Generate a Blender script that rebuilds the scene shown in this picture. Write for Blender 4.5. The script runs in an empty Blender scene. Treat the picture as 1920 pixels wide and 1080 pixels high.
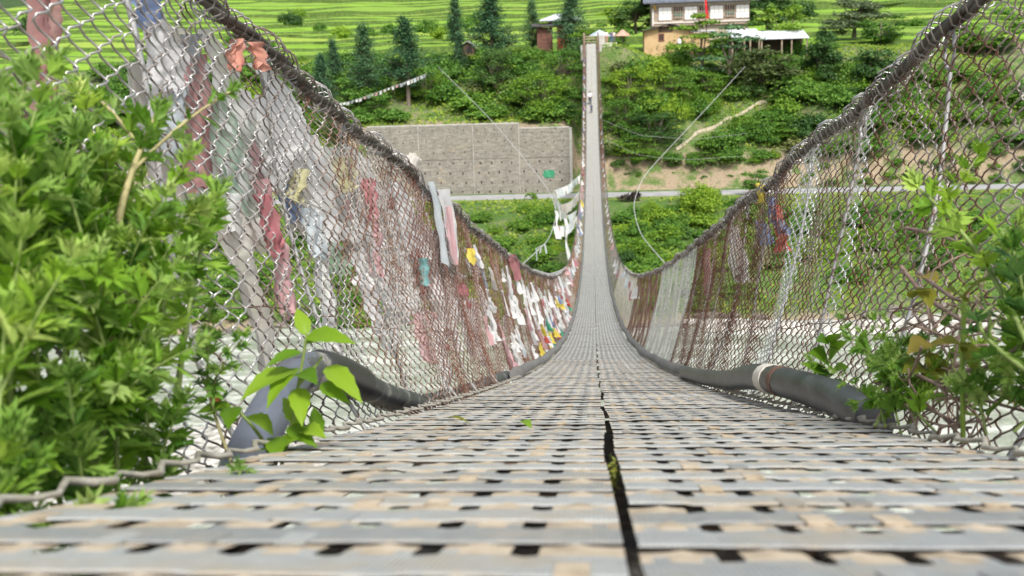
import bpy, math, random
import numpy as np
from mathutils import Vector, Matrix
random.seed(7); RNG = np.random.default_rng(7)
C = bpy.context.scene.collection
scene = bpy.context.scene

# ------------------------------------------------------------------ camera, sky, sun, exposure
PITCH, YAW, ROLL, FPX = 0.2152072, -0.0789741, math.radians(1.8), 2000.0
def cam_axes():
    f = np.array([math.sin(YAW)*math.cos(PITCH), math.cos(YAW)*math.cos(PITCH), -math.sin(PITCH)])
    r = np.array([math.cos(YAW), -math.sin(YAW), 0.0])
    u = np.cross(r, f)
    c, s = math.cos(ROLL), math.sin(ROLL)
    return c*r-s*u, s*r+c*u, f
CR, CU, CF = cam_axes()
CAMX = -0.025
cd = bpy.data.cameras.new('camera'); cam = bpy.data.objects.new('camera', cd); C.objects.link(cam)
cd.sensor_width = 36; cd.lens = FPX/1920*36; cd.clip_start = 0.02; cd.clip_end = 6000
cam.matrix_world = Matrix(((CR[0], CU[0], -CF[0], CAMX), (CR[1], CU[1], -CF[1], 0), (CR[2], CU[2], -CF[2], 0), (0, 0, 0, 1)))
cd.dof.use_dof = True; cd.dof.focus_distance = 4.6; cd.dof.aperture_fstop = 37.5/6.6
scene.camera = cam
W = bpy.data.worlds.new('World'); scene.world = W; W.use_nodes = True
SUN_EL, SUN_AZ = math.radians(54), math.radians(158)
nt = W.node_tree; bg = nt.nodes['Background']
sky = nt.nodes.new('ShaderNodeTexSky'); sky.sky_type = 'NISHITA'; sky.sun_disc = False
sky.sun_elevation = SUN_EL; sky.sun_rotation = SUN_AZ; sky.air_density = 1.2; sky.dust_density = 3.0; sky.ozone_density = 0.6
hs = nt.nodes.new('ShaderNodeHueSaturation'); hs.inputs['Saturation'].default_value = .42
nt.links.new(sky.outputs[0], hs.inputs['Color']); nt.links.new(hs.outputs[0], bg.inputs[0]); bg.inputs[1].default_value = 0.115
sl = bpy.data.lights.new('sun', 'SUN'); sl.energy = 2.5; sl.angle = math.radians(10); sl.color = (1, .97, .92)
so = bpy.data.objects.new('sun', sl); C.objects.link(so)
so.rotation_euler = Vector((-math.sin(SUN_AZ)*math.cos(SUN_EL), -math.cos(SUN_AZ)*math.cos(SUN_EL), -math.sin(SUN_EL))).to_track_quat('-Z', 'Y').to_euler()
scene.view_settings.view_transform = 'Standard'; scene.view_settings.look = 'None'
scene.view_settings.exposure = 0.84; scene.view_settings.gamma = 1
scene.cycles.max_bounces = 6; scene.cycles.transparent_max_bounces = 12
scene.cycles.diffuse_bounces = 3; scene.cycles.glossy_bounces = 2

# ------------------------------------------------------------------ helpers
def ray(px, py):
    v = (px-960)/FPX*CR-(py-540)/FPX*CU+CF
    return v/v[1]
def at(px, py, d):
    """the point of the place that the photograph shows at this pixel, d metres along the bridge"""
    v = ray(px, py)*d
    return np.array([v[0]+CAMX, v[1], v[2]])

class MB:
    def __init__(s): s.v = []; s.f = []; s.m = []; s.n = 0
    def add(s, verts, faces, mat=0):
        verts = np.asarray(verts, float).reshape(-1, 3)
        s.v.append(verts)
        faces = np.asarray(faces, int)
        s.f.append(faces+s.n); s.m.append(np.full(len(faces), mat) if np.isscalar(mat) else np.asarray(mat)); s.n += len(verts)
    def box(s, c, size, mat=0, rot=None):
        x, y, z = np.array(size)/2.0
        v = np.array([[-x,-y,-z],[x,-y,-z],[x,y,-z],[-x,y,-z],[-x,-y,z],[x,-y,z],[x,y,z],[-x,y,z]])
        if rot is not None: v = v @ np.array(rot).T
        s.add(v+np.array(c), [[0,3,2,1],[4,5,6,7],[0,1,5,4],[1,2,6,5],[2,3,7,6],[3,0,4,7]], mat)
    def bar(s, a, b, w, h, mat=0):
        a = np.array(a, float); b = np.array(b, float); d = b-a; L = np.linalg.norm(d); d /= L
        up = np.array([0,0,1.0]) if abs(d[2]) < .9 else np.array([1.0,0,0])
        e = np.cross(d, up); e /= np.linalg.norm(e); g = np.cross(e, d)
        s.box((a+b)/2, (w, L, h), mat, np.stack([e, d, g], 1))
    def tube(s, P, r, sides=6, mat=0, cap=True):
        P = np.asarray(P, float); n = len(P); r = np.broadcast_to(np.asarray(r, float), (n,))
        T = np.gradient(P, axis=0); T /= np.linalg.norm(T, axis=1)[:, None]+1e-9
        ref = np.array([0,0,1.0]) if abs(T[:, 2]).mean() < .8 else np.array([1.0,0,0])
        b = np.cross(T, ref); b /= np.linalg.norm(b, axis=1)[:, None]+1e-9; nn = np.cross(b, T)
        a = np.arange(sides)*2*math.pi/sides
        V = P[:, None]+r[:, None, None]*(np.cos(a)[None, :, None]*b[:, None]+np.sin(a)[None, :, None]*nn[:, None])
        i = np.arange(n-1)[:, None]*sides; j = np.arange(sides)[None]; k = (j+1) % sides
        F = np.stack([i+j, i+k, i+sides+k, i+sides+j], -1).reshape(-1, 4)
        s.add(V.reshape(-1, 3), F, mat)
        if cap:
            s.add_tri_fan(V[0], V[0].mean(0), -1, mat); s.add_tri_fan(V[-1], V[-1].mean(0), 1, mat)
    def add_tri_fan(s, ring, c, sg, mat):
        k = len(ring); V = np.vstack([ring, [c]])
        F = [[i, (i+1) % k, k, k] if sg > 0 else [(i+1) % k, i, k, k] for i in range(k)]
        s.add(V, F, mat)
    def grid(s, V, mat=0):
        V = np.asarray(V, float); n, m = V.shape[:2]
        i = np.arange(n-1)[:, None]*m; j = np.arange(m-1)[None]
        s.add(V.reshape(-1, 3), np.stack([i+j, i+j+1, i+m+j+1, i+m+j], -1).reshape(-1, 4), mat)
    def quads(s, Q, mat=0):
        Q = np.asarray(Q, float); s.add(Q.reshape(-1, 3), np.arange(len(Q)*4).reshape(-1, 4), mat)
    def lathe(s, prof, c=(0,0,0), seg=16, mat=0):
        prof = np.array(prof, float); a = np.linspace(0, 2*math.pi, seg+1)
        V = np.stack([prof[:, 0:1]*np.cos(a), prof[:, 0:1]*np.sin(a), np.repeat(prof[:, 1:2], seg+1, 1)], -1)+np.array(c)
        s.grid(V[:, ::-1], mat)
    def mesh(s, name, mats, smooth=False):
        me = bpy.data.meshes.new(name)
        V = np.concatenate(s.v); F = np.concatenate(s.f); M = np.concatenate(s.m)
        tri = F[:, 2] == F[:, 3]
        cnt = np.where(tri, 3, 4); start = np.concatenate([[0], np.cumsum(cnt)[:-1]])
        keep = np.ones(F.shape, bool); keep[tri, 3] = False
        me.vertices.add(len(V)); me.vertices.foreach_set('co', V.astype(np.float32).ravel())
        L = F[keep]
        me.loops.add(len(L)); me.loops.foreach_set('vertex_index', L.astype(np.int32))
        me.polygons.add(len(F)); me.polygons.foreach_set('loop_start', start.astype(np.int32))
        me.polygons.foreach_set('loop_total', cnt.astype(np.int32))
        me.polygons.foreach_set('material_index', M.astype(np.int32))
        me.polygons.foreach_set('use_smooth', np.full(len(F), bool(smooth)))
        for m in (mats if isinstance(mats, (list, tuple)) else [mats]): me.materials.append(m)
        me.update(); me.validate(); return me
    def build(s, name, mats, parent=None, smooth=False):
        o = bpy.data.objects.new(name, s.mesh(name, mats, smooth)); C.objects.link(o)
        if parent is not None: o.parent = parent
        return o

def tag(o, label=None, cat=None, group=None, kind=None):
    if label: o['label'] = label
    if cat: o['category'] = cat
    if group: o['group'] = group
    if kind: o['kind'] = kind
    return o
def thing(name, label, cat, loc=(0,0,0), group=None):
    o = bpy.data.objects.new(name, None); C.objects.link(o); o.location = loc; o.empty_display_size = .1
    return tag(o, label, cat, group)
def copy_tree(o, parent=None):
    c = o.copy(); C.objects.link(c); c.parent = parent
    for ch in list(o.children): copy_tree(ch, c)
    return c

# ------------------------------------------------------------------ materials
def mat_new(name):
    m = bpy.data.materials.new(name); m.use_nodes = True
    return m, m.node_tree, m.node_tree.nodes['Principled BSDF']
def node(t, typ, **kw):
    n = t.nodes.new(typ)
    for k, v in kw.items():
        if k == 'inp':
            for a, b in v.items(): n.inputs[a].default_value = b
        else: setattr(n, k, v)
    return n
def ramp(t, fac, stops):
    r = t.nodes.new('ShaderNodeValToRGB'); e = r.color_ramp.elements
    while len(e) < len(stops): e.new(.5)
    for x, (p, c) in zip(e, stops): x.position = p; x.color = (*c, 1)
    t.links.new(fac, r.inputs[0]); return r.outputs[0]
def noise(t, scale, detail=4, rough=.6, vec=None, w=None):
    n = node(t, 'ShaderNodeTexNoise', inp={'Scale': scale, 'Detail': detail, 'Roughness': rough})
    if vec is not None: t.links.new(vec, n.inputs['Vector'])
    return n.outputs['Fac']
def coords(t, scale=(1,1,1), kind='Object'):
    tc = t.nodes.new('ShaderNodeTexCoord'); mp = t.nodes.new('ShaderNodeMapping'); mp.inputs['Scale'].default_value = scale
    t.links.new(tc.outputs[kind], mp.inputs[0]); return mp.outputs[0]
def mixc(t, fac, a, b, mode='MIX'):
    n = t.nodes.new('ShaderNodeMix'); n.data_type = 'RGBA'; n.blend_type = mode
    for s, v in ((0, fac), (6, a), (7, b)):
        if hasattr(v, 'is_output'): t.links.new(v, n.inputs[s])
        else: n.inputs[s].default_value = (*v, 1) if s else v
    return n.outputs[2]
def bump(t, b, h, strength=.3, dist=.01):
    n = node(t, 'ShaderNodeBump', inp={'Strength': strength, 'Distance': dist})
    t.links.new(h, n.inputs['Height']); t.links.new(n.outputs[0], b.inputs['Normal'])

def mat_noise(name, stops, scale=3, rough=.7, metal=0, bmp=.2, bdist=.01, cs=(1,1,1), detail=5, nr=.6):
    m, t, b = mat_new(name); v = coords(t, cs)
    f = noise(t, scale, detail, nr, v)
    t.links.new(ramp(t, f, stops), b.inputs['Base Color'])
    b.inputs['Roughness'].default_value = rough; b.inputs['Metallic'].default_value = metal
    if bmp: bump(t, b, noise(t, scale*4, 4, .6, v), bmp, bdist)
    return m
def mat_leaf(name, c1, c2, c3=None, transl=.35, rough=.5):
    m, t, b = mat_new(name)
    g = t.nodes.new('ShaderNodeNewGeometry')
    st = [(0, c1), (1, c2)] if c3 is None else [(0, c1), (.55, c2), (1, c3)]
    col = ramp(t, g.outputs['Random Per Island'], st)
    oi = t.nodes.new('ShaderNodeObjectInfo')
    col = mixc(t, 1.0, col, ramp(t, oi.outputs['Random'], [(0, (.72, .8, .7)), (.5, (1, 1, 1)), (1, (1.35, 1.2, 1.0))]), 'MULTIPLY')
    t.links.new(col, b.inputs['Base Color']); b.inputs['Roughness'].default_value = rough
    b.inputs['Specular IOR Level'].default_value = .3
    tr = t.nodes.new('ShaderNodeBsdfTranslucent'); t.links.new(mixc(t, .5, col, (.35, .5, .05), 'MIX') if False else col, tr.inputs[0])
    mx = t.nodes.new('ShaderNodeMixShader'); mx.inputs[0].default_value = transl
    t.links.new(b.outputs[0], mx.inputs[1]); t.links.new(tr.outputs[0], mx.inputs[2])
    t.links.new(mx.outputs[0], t.nodes['Material Output'].inputs[0])
    return m
def mat_cloth(name, col, col2, opac=.9):
    m, t, b = mat_new(name); v = coords(t)
    c = ramp(t, noise(t, 9, 4, .6, v), [(.3, col), (.75, col2)])
    t.links.new(c, b.inputs['Base Color']); b.inputs['Roughness'].default_value = .85
    wv = node(t, 'ShaderNodeTexNoise', inp={'Scale': 260, 'Detail': 1}); t.links.new(v, wv.inputs['Vector'])
    bump(t, b, wv.outputs['Fac'], .25, .002)
    tr = t.nodes.new('ShaderNodeBsdfTranslucent'); t.links.new(c, tr.inputs[0])
    mx = t.nodes.new('ShaderNodeMixShader'); mx.inputs[0].default_value = .4
    t.links.new(b.outputs[0], mx.inputs[1]); t.links.new(tr.outputs[0], mx.inputs[2])
    tp = t.nodes.new('ShaderNodeBsdfTransparent'); m2 = t.nodes.new('ShaderNodeMixShader'); m2.inputs[0].default_value = opac
    t.links.new(tp.outputs[0], m2.inputs[1]); t.links.new(mx.outputs[0], m2.inputs[2])
    t.links.new(m2.outputs[0], t.nodes['Material Output'].inputs[0])
    return m
def mat_wire(name, grey, rust, bias):
    m, t, b = mat_new(name); v = coords(t)
    f = noise(t, 5, 5, .7, v)
    t.links.new(ramp(t, f, [(max(0, bias-.09), rust), (min(1, bias+.09), grey)]), b.inputs['Base Color'])
    t.links.new(ramp(t, f, [(max(0, bias-.09), (.1, .1, .1)), (min(1, bias+.09), (.72, .72, .72))]), b.inputs['Metallic'])
    t.links.new(ramp(t, f, [(max(0, bias-.09), (.75, .75, .75)), (min(1, bias+.09), (.36, .36, .36))]), b.inputs['Roughness'])
    bump(t, b, noise(t, 400, 2, .6, v), .15, .001)
    return m
def plain(name, col, rough=.6, metal=0, var=.15, scale=6):
    d = tuple(x*(1-var) for x in col); e = tuple(min(1, x*(1+var)) for x in col)
    return mat_noise(name, [(.3, d), (.7, e)], scale, rough, metal, .1, .004)

M = {}
M['galv'] = mat_wire('galvanised wire', (.50, .49, .475), (.115, .08, .06), .49)
M['mixed'] = mat_wire('part rusted wire', (.48, .44, .40), (.17, .09, .055), .52)
M['rusty'] = mat_wire('rusted wire', (.42, .33, .27), (.15, .06, .035), .58)
M['redrust'] = mat_wire('red rusted wire', (.33, .19, .15), (.20, .085, .06), .55)
M['white'] = mat_wire('bright zinc wire', (.74, .74, .72), (.42, .38, .34), .36)
M['cable'] = mat_noise('old steel cable', [(.3, (.05, .045, .04)), (.55, (.12, .105, .09)), (.8, (.30, .29, .28))], 14, .6, .3, .5, .01, (1, .25, 1))
M['rod'] = mat_noise('grey steel rod', [(.3, (.25, .25, .25)), (.6, (.42, .42, .41)), (.8, (.26, .2, .16))], 7, .5, .3)
M['wirecable'] = plain('pale strand', (.5, .5, .48), .5, .2)
M['backing'] = mat_noise('dark soil', [(.3, (.02, .016, .01)), (.7, (.06, .045, .03))], 3, .95)  # near black, keeps the deck gap above it dark
M['concrete'] = mat_noise('weathered concrete', [(.3, (.30, .29, .26)), (.5, (.45, .43, .39)), (.7, (.55, .53, .48))], 1.2, .9)
M['asphalt'] = mat_noise('old asphalt', [(.3, (.24, .24, .24)), (.7, (.36, .36, .36))], .6, .9)
M['wood'] = mat_noise('weathered wood', [(.3, (.20, .15, .10)), (.7, (.42, .34, .25))], 4, .8, 0, .3, .01, (1, 1, .2))
M['darkwood'] = mat_noise('dark timber', [(.3, (.05, .03, .022)), (.7, (.13, .08, .05))], 4, .8)
M['bark'] = mat_noise('bark', [(.3, (.10, .08, .06)), (.7, (.26, .21, .17))], 5, .9, 0, .4, .03, (1, 1, .3))

# ------------------------------------------------------------------ deck profile and fence profile
PC = [8.845299543836708e-09, -9.887682862033287e-07, 0.0019704013015296156, -0.3085107316777235, -0.1543324763937573]
def zd(d): return np.polyval(PC, d)
HK_D = [0, 3, 4, 5, 8, 14, 22, 60, 156]; HK_H = [1.25, 1.25, 1.27, 1.30, 1.36, 1.39, 1.42, 1.35, 1.3]
def fence_pt(side, d, t):
    """point of the side netting: d along the bridge, t from toe (0) to hand cable (1)"""
    d = np.asarray(d, float); t = np.asarray(t, float)
    H = np.interp(d, HK_D, HK_H); xb = np.interp(d, [0, 1.6, 4.5, 12], [.95, .86, .76, .72])
    xt = 1.10+0*d
    tt = np.clip(t, 0, 1.2)
    x = xb+(xt-xb)*tt**.6+.012*np.sin(d*3.1+tt*5)+.008*np.sin(d*7.3-tt*9)
    sag = .012*np.sin(d*2.3+1)*tt
    z = zd(d)-.05+(H+.05)*tt+sag
    return np.stack([side*x, d, z], -1)
def on_fence(px, py):
    """(side, d, t) of the netting seen at this pixel"""
    r = ray(px, py); side = -1 if r[0]*20 < -.01 else 1
    ds = np.concatenate([np.arange(1.2, 12, .02), np.arange(12, 60, .1)])
    H = np.interp(ds, HK_D, HK_H)
    t = (r[2]*ds-zd(ds)+.05)/(H+.05)
    x = np.abs(r[0]*ds+CAMX)
    xf = np.abs(fence_pt(side, ds, np.clip(t, 0, 1.15))[:, 0])
    e = x-xf
    k = int(np.argmax(e > 0)) if (e > 0).any() else len(ds)-1
    return side, float(ds[k]), float(np.clip(t[k], -.05, 1.15))

# ------------------------------------------------------------------ terrain
BASE = [(-400, 2), (-60, 0), (-3, -.5), (1.0, -.9), (1.6, -1.6), (3, -3.2), (8, -8), (20, -16), (44, -26), (60, -26.2), (86, -26), (95, -25.0), (98, -24.1), (108, -22.4), (120, -20.3), (131, -18.4), (133.2, -18.05), (140.6, -18.05)]
UPR = [(141.2, -17.9), (144.2, -14.6), (150, -11.2), (160, -7), (172, -2.6), (180, -.9), (187, -.6)]
UPL = [(141.9, -18.0), (142.4, -9.3), (148, -8.2), (160, -5.6), (172, -2.4), (180, -1.0), (187, -.6)]
def terrain(x, d):
    x = np.asarray(x, float); d = np.asarray(d, float)
    dsh = d+(1.6*np.sin(x*.13)+.9*np.sin(x*.31+1)+.5*np.sin(x*.9))*np.clip((d-84)/6, 0, 1)*np.clip((118-d)/10, 0, 1)
    zr = np.interp(dsh, [p[0] for p in BASE+UPR], [p[1] for p in BASE+UPR])
    zl = np.interp(dsh, [p[0] for p in BASE+UPL], [p[1] for p in BASE+UPL])
    w = np.clip((-x-2.6)/.5, 0, 1)*np.clip((x+36)/4, 0, 1)
    z = zr*(1-w)+zl*w
    n = .55*np.sin(x*.21+d*.13)+.4*np.sin(x*.37-d*.29+2)+.25*np.sin(x*.83+d*.61)
    amp = np.clip((d-144)/8, 0, 1)*np.clip((186-d)/8, 0, 1)+.5*np.clip((d-99)/5, 0, 1)*np.clip((131-d)/4, 0, 1)
    z = z+n*amp
    mound = np.interp(d, [143, 150, 155.2, 156.5, 166, 176], [-16, -9, -2.5, .75, .9, .2])
    wm = np.exp(-((x-3)/8.5)**2)
    z = np.where((d > 143) & (d < 176), z*(1-wm)+np.maximum(z, mound)*wm, z)
    return z

def build_ground():
    xs = np.concatenate([np.arange(-1500, -140, 80), np.arange(-140, -40, 4), np.arange(-40, 60, 1.0), np.arange(60, 140, 4), np.arange(140, 1501, 80)])
    ds = np.concatenate([[-400, -200, -60, -10, -3, 0, .5, 1, 1.3, 1.6, 2, 3, 4.5, 6, 8, 12, 20, 30, 44, 60, 75, 86], np.arange(90, 132, 1.5), [133, 134.5, 137, 140, 140.6, 141.2, 141.9, 142.1, 142.4, 143, 144.2], np.arange(145, 188, 1.0), [190]])
    X, D = np.meshgrid(xs, ds)
    Z = terrain(X, D)
    near = (np.abs(X) < 3) & (D < 3)
    Z = np.where((np.abs(X) > 60) & (D < 50), Z+0.0, Z)
    b = MB(); b.grid(np.stack([X, D, Z], -1))
    m, t, bs = mat_new('bank ground'); v = coords(t)
    n1 = noise(t, .35, 6, .65, v); n2 = noise(t, 6, 5, .7, v)
    grass = ramp(t, n2, [(.3, (.035, .075, .012)), (.55, (.075, .15, .022)), (.8, (.14, .22, .04))])
    earth = ramp(t, n2, [(.3, (.17, .13, .08)), (.55, (.32, .25, .165)), (.8, (.46, .38, .27))])
    sx = t.nodes.new('ShaderNodeSeparateXYZ'); t.links.new(coords(t), sx.inputs[0])
    fy = ramp(t, node(t, 'ShaderNodeMapRange', inp={1: 138.0, 2: 150.0}).outputs[0], [(0, (0, 0, 0)), (.24, (0, 0, 0)), (.26, (1, 1, 1)), (.55, (1, 1, 1)), (.68, (.25, .25, .25)), (1, (.15, .15, .15))])
    t.links.new(sx.outputs[1], fy.node.inputs[0].links[0].from_node.inputs[0])
    shore = ramp(t, node(t, 'ShaderNodeMapRange', inp={1: 92.0, 2: 102.0}).outputs[0], [(0, (1, 1, 1)), (.35, (.9, .9, .9)), (.6, (0, 0, 0))])
    t.links.new(sx.outputs[1], shore.node.inputs[0].links[0].from_node.inputs[0])
    pat = ramp(t, n1, [(.50, (0, 0, 0)), (.60, (1, 1, 1))])
    hi = mixc(t, 1.0, fy, ramp(t, n1, [(.40, (.1, .1, .1)), (.50, (1, 1, 1))]), 'MULTIPLY')
    f = mixc(t, 1.0, mixc(t, 1.0, hi, shore, 'ADD'), mixc(t, .35, (0, 0, 0), pat), 'ADD')
    t.links.new(mixc(t, f, grass, earth), bs.inputs['Base Color'])
    bs.inputs['Roughness'].default_value = .95
    bump(t, bs, n2, .8, .15)
    tag(b.build('hillside_ground', m, smooth=True), kind='structure')
build_ground()

# rice terraces beyond the bank: gently sloping beds and earth risers
def build_terraces():
    m, t, bs = mat_new('young rice'); v = coords(t)
    n1 = noise(t, .05, 3, .5, coords(t, (1, 2.5, 1))); n2 = noise(t, 3.5, 5, .75, v)
    c = mixc(t, .45, ramp(t, n1, [(.3, (.12, .26, .008)), (.6, (.22, .40, .012)), (.8, (.30, .44, .03))]), ramp(t, n2, [(.25, (.07, .19, .006)), (.7, (.30, .48, .02))]))
    t.links.new(c, bs.inputs['Base Color']); bs.inputs['Roughness'].default_value = .8
    bump(t, bs, n2, .9, .25)
    mr = mat_noise('terrace bank', [(.3, (.04, .08, .012)), (.55, (.09, .15, .025)), (.75, (.19, .19, .06))], 1.5, .95, 0, .6, .2)
    b = MB(); xs = np.arange(-230, 231, 3.0)
    N = 25
    def edge(k):
        w = 5.0*np.sin(xs*.021+k*.35)+2.6*np.sin(xs*.055+k*1.7)+1.2*np.sin(xs*.13+k*2.9)
        return 188+k*14.5*(1+.012*k)+1.5*w*np.clip(k/3, 0, 1)+2.6*np.sin(k*3.3)+2*np.sin(k*1.3+xs*.012)
    z0 = -.75+0*xs
    for k in range(N):
        a, c = edge(k), edge(k+1)
        ris = np.maximum(.12, .62+.34*math.sin(k*2.2)+.36*np.sin(xs*.035+k*1.9)+.2*np.sin(xs*.16+k)+.12*np.sin(xs*.5+k*3))
        zt = z0+ris
        zc = zt+(c-a)*(.060+.02*(k > 8)+.004*np.sin(xs*.03+k))
        bed = np.stack([np.stack([xs, a, zt], -1), np.stack([xs, c, zc], -1)])
        s = np.linspace(0, 1, 5)[:, None, None]
        b.grid(bed[0][None]*(1-s)+bed[1][None]*s, [0, 2, 0, 3, 2][k % 5])
        b.grid(np.stack([np.stack([xs, a-.35, z0-.05], -1), np.stack([xs, a, zt+.06], -1), np.stack([xs, a+.6, zt+.07], -1), np.stack([xs, a+.7, zt-.02], -1)]), 1)
        z0 = zc
    mm = [m]
    for q, (c1, c2) in enumerate((((.10, .22, .012), (.24, .38, .03)), ((.16, .27, .02), (.34, .46, .05)))):
        mm.append(mat_noise('rice bed tone', [(.25, c1), (.7, c2)], 1.4, .85, 0, .9, .25, (.4, 1, 1), 6, .75))
    tag(b.build('rice_terraces', [mm[0], mr, mm[1], mm[2]]), kind='structure')
    # wooded hills that carry the ground on to the horizon
    X, D = np.meshgrid(np.arange(-1500, 1501, 25.0), np.concatenate([np.arange(480, 620, 20), np.arange(620, 2400, 60)]))
    Z = 24+(D-480)*.26+np.where(D > 500, 12, 0)*np.sin(X*.012+D*.01)+25*np.clip((D-700)/400, 0, 1)*np.sin(X*.005+1)
    Z = np.where(D <= 500, 12, Z)
    h = MB(); h.grid(np.stack([X, D, Z], -1))
    tag(h.build('far_hills', mat_noise('far woods', [(.3, (.02, .045, .015)), (.7, (.06, .11, .03))], .05, .95, 0, .8, 4), smooth=True), kind='structure')
    # flanks beside the terraces
    h = MB()
    for sgn in (-1, 1):
        X, D = np.meshgrid(sgn*np.arange(228, 1501, 40.0), np.arange(186, 500, 12.0))
        h.grid(np.stack([X, D, -.9+(D-188)*.083+.02*np.abs(np.abs(X)-228)], -1))
    tag(h.build('meadow_flanks', mat_noise('meadow', [(.3, (.05, .11, .015)), (.7, (.13, .24, .03))], .3, .95, 0, .6, .4)), kind='structure')
build_terraces()

# river, sand bar, road, footpath
def build_river():
    m, t, b = mat_new('silty river water'); v = coords(t, (1, .35, 1))
    n = noise(t, .9, 6, .65, v)
    t.links.new(ramp(t, noise(t, .35, 6, .7, coords(t, (.5, 1.6, 1))), [(.36, (.20, .23, .17)), (.5, (.32, .345, .275)), (.62, (.56, .58, .52))]), b.inputs['Base Color'])
    b.inputs['Roughness'].default_value = .28; b.inputs['IOR'].default_value = 1.33
    bump(t, b, n, .9, .5)
    g = MB(); X, D = np.meshgrid(np.linspace(-900, 900, 60), np.linspace(38, 99, 24)); g.grid(np.stack([X, D, 0*X-24.6], -1))
    tag(g.build('river', m), kind='structure')
    s = mat_noise('pale sand and shingle', [(.35, (.16, .15, .125)), (.5, (.42, .40, .35)), (.68, (.66, .64, .59))], 1.3, .9, 0, .6, .06)
    def bar(name, x0, x1, dc, hw, top):
        g = MB(); xs = np.linspace(x0, x1, 40); u = np.linspace(-1, 1, 13)
        e = np.sin(np.linspace(0, math.pi, 40))**.4*hw*(1+.18*np.sin(xs*.7)+.1*np.sin(xs*1.9))
        cd_ = dc+.9*np.sin(xs*.21)
        X = np.repeat(xs[:, None], 13, 1); D = cd_[:, None]+e[:, None]*u[None]
        Z = -24.9+(top+.3)*(1-u[None]**2)**.6+.08*np.sin(X*2.1+D*1.3)
        g.grid(np.stack([X, D, Z], -1)[:, ::-1]); tag(g.build(name, s, smooth=True), kind='structure')
    bar('sand_bar', 8, 75, 94.5, 3.2, .55)
    bar('shingle_bank', -60, -16, 62, 9, .7)
    r = MB()
    xs = np.arange(-400, 401, 4.0)
    def strip(d0, d1, z): return np.stack([np.stack([xs, d0+0*xs, z+0*xs], -1), np.stack([xs, d1+0*xs, z+0*xs], -1)])
    r.grid(strip(134.0, 139.6, -17.99), 0)
    tag(r.build('valley_road', M['asphalt']), kind='structure')
    k = MB(); k.grid(np.stack([strip(133.0, 133.0, -18.1)[0], strip(133.1, 133.1, -17.86)[0], strip(133.95, 133.95, -17.86)[0], strip(134.0, 134, -18.0)[0]]))
    tag(k.build('road_verge', mat_noise('grassy verge', [(.3, (.07, .12, .02)), (.7, (.20, .24, .06))], 2, .95)), kind='structure')
    # the footpath that climbs from the road to the houses
    pm = mat_noise('trodden path', [(.3, (.20, .19, .10)), (.5, (.36, .31, .22)), (.75, (.50, .44, .34))], 2.2, .95)
    p = MB(); pts = []
    for (px, py, d) in ((1268, 262, 146), (1310, 248, 149), (1350, 222, 152), (1392, 205, 155), (1440, 182, 158), (1462, 168, 161)):
        q = at(px, py, d); pts.append(q)
    pts = np.array(pts); u = np.linspace(0, len(pts)-1, 60); P = np.stack([np.interp(u, range(len(pts)), pts[:, i]) for i in range(3)], -1)
    P[:, 2] = terrain(P[:, 0], P[:, 1])+.3
    P[:, 0] += .25*np.sin(u*4)
    wv = .30+.12*np.sin(u*9)+.07*np.sin(u*23)
    p.grid(np.stack([P-np.array([0, .9, .25])*wv[:, None]-[0, 0, .3], P-np.array([0, .5, 0])*wv[:, None], P+np.array([0, .7, .3])*wv[:, None], P+np.array([0, .9, -.4])*wv[:, None]], 1), 0)
    tag(p.build('footpath', pm, smooth=True), kind='structure')
build_river()

# ------------------------------------------------------------------ the suspension bridge
def deck_materials():
    m, t, b = mat_new('grey steel slat'); v = coords(t)
    f = noise(t, 34, 9, .78, v); f2 = noise(t, 2.2, 4, .6, v)
    c = mixc(t, .45, ramp(t, f, [(.3, (.20, .21, .215)), (.55, (.35, .365, .365)), (.75, (.48, .49, .475))]), ramp(t, f2, [(.3, (.27, .29, .30)), (.7, (.42, .425, .405))]))
    gi = t.nodes.new('ShaderNodeNewGeometry'); c = mixc(t, 1.0, c, ramp(t, gi.outputs['Random Per Island'], [(0, (.70, .70, .69)), (.6, (1, 1, 1)), (1, (1.18, 1.17, 1.14))]), 'MULTIPLY')
    f3 = noise(t, 5, 5, .75, v)
    c = mixc(t, ramp(t, f3, [(.49, (0, 0, 0)), (.66, (.75, .75, .75))]), c, (.40, .335, .245))
    t.links.new(c, b.inputs['Base Color']); b.inputs['Roughness'].default_value = .6; b.inputs['Metallic'].default_value = .1
    wv = node(t, 'ShaderNodeTexWave', bands_direction='X', inp={'Scale': 62, 'Distortion': .6}); t.links.new(v, wv.inputs['Vector'])
    bump(t, b, wv.outputs['Fac'], .6, .002)
    m2 = mat_noise('dusty beige valley', [(.25, (.22, .165, .11)), (.5, (.41, .34, .245)), (.75, (.55, .47, .37))], 22, .9, 0, .4, .003)
    m3 = mat_noise('rusty underside with painted shade', [(.3, (.022, .014, .009)), (.7, (.085, .055, .035))], 12, .9)  # rust brown darkened nearly to black so lips carry a shadow line
    m4, t, b = mat_new('far grating'); v = coords(t)
    n1 = noise(t, 1.5, 4, .6, v); 
    wx = node(t, 'ShaderNodeTexWave', bands_direction='X', inp={'Scale': 4.25, 'Distortion': 1.0, 'Detail': 2}); t.links.new(coords(t, (1, .25, 1)), wx.inputs['Vector'])
    c = mixc(t, .5, ramp(t, n1, [(.3, (.24, .255, .25)), (.7, (.37, .38, .36))]), ramp(t, wx.outputs['Fac'], [(.2, (.15, .16, .155)), (.8, (.50, .51, .47))]))
    t.links.new(c, b.inputs['Base Color']); b.inputs['Roughness'].default_value = .65
    m5 = mat_noise('brown link under the slats', [(.3, (.14, .09, .05)), (.7, (.30, .21, .13))], 30, .9)
    return m, m2, m3, m4, m5
MS, MV, MU, MF, ML = deck_materials()
PIT = .14; TW = .076
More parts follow.
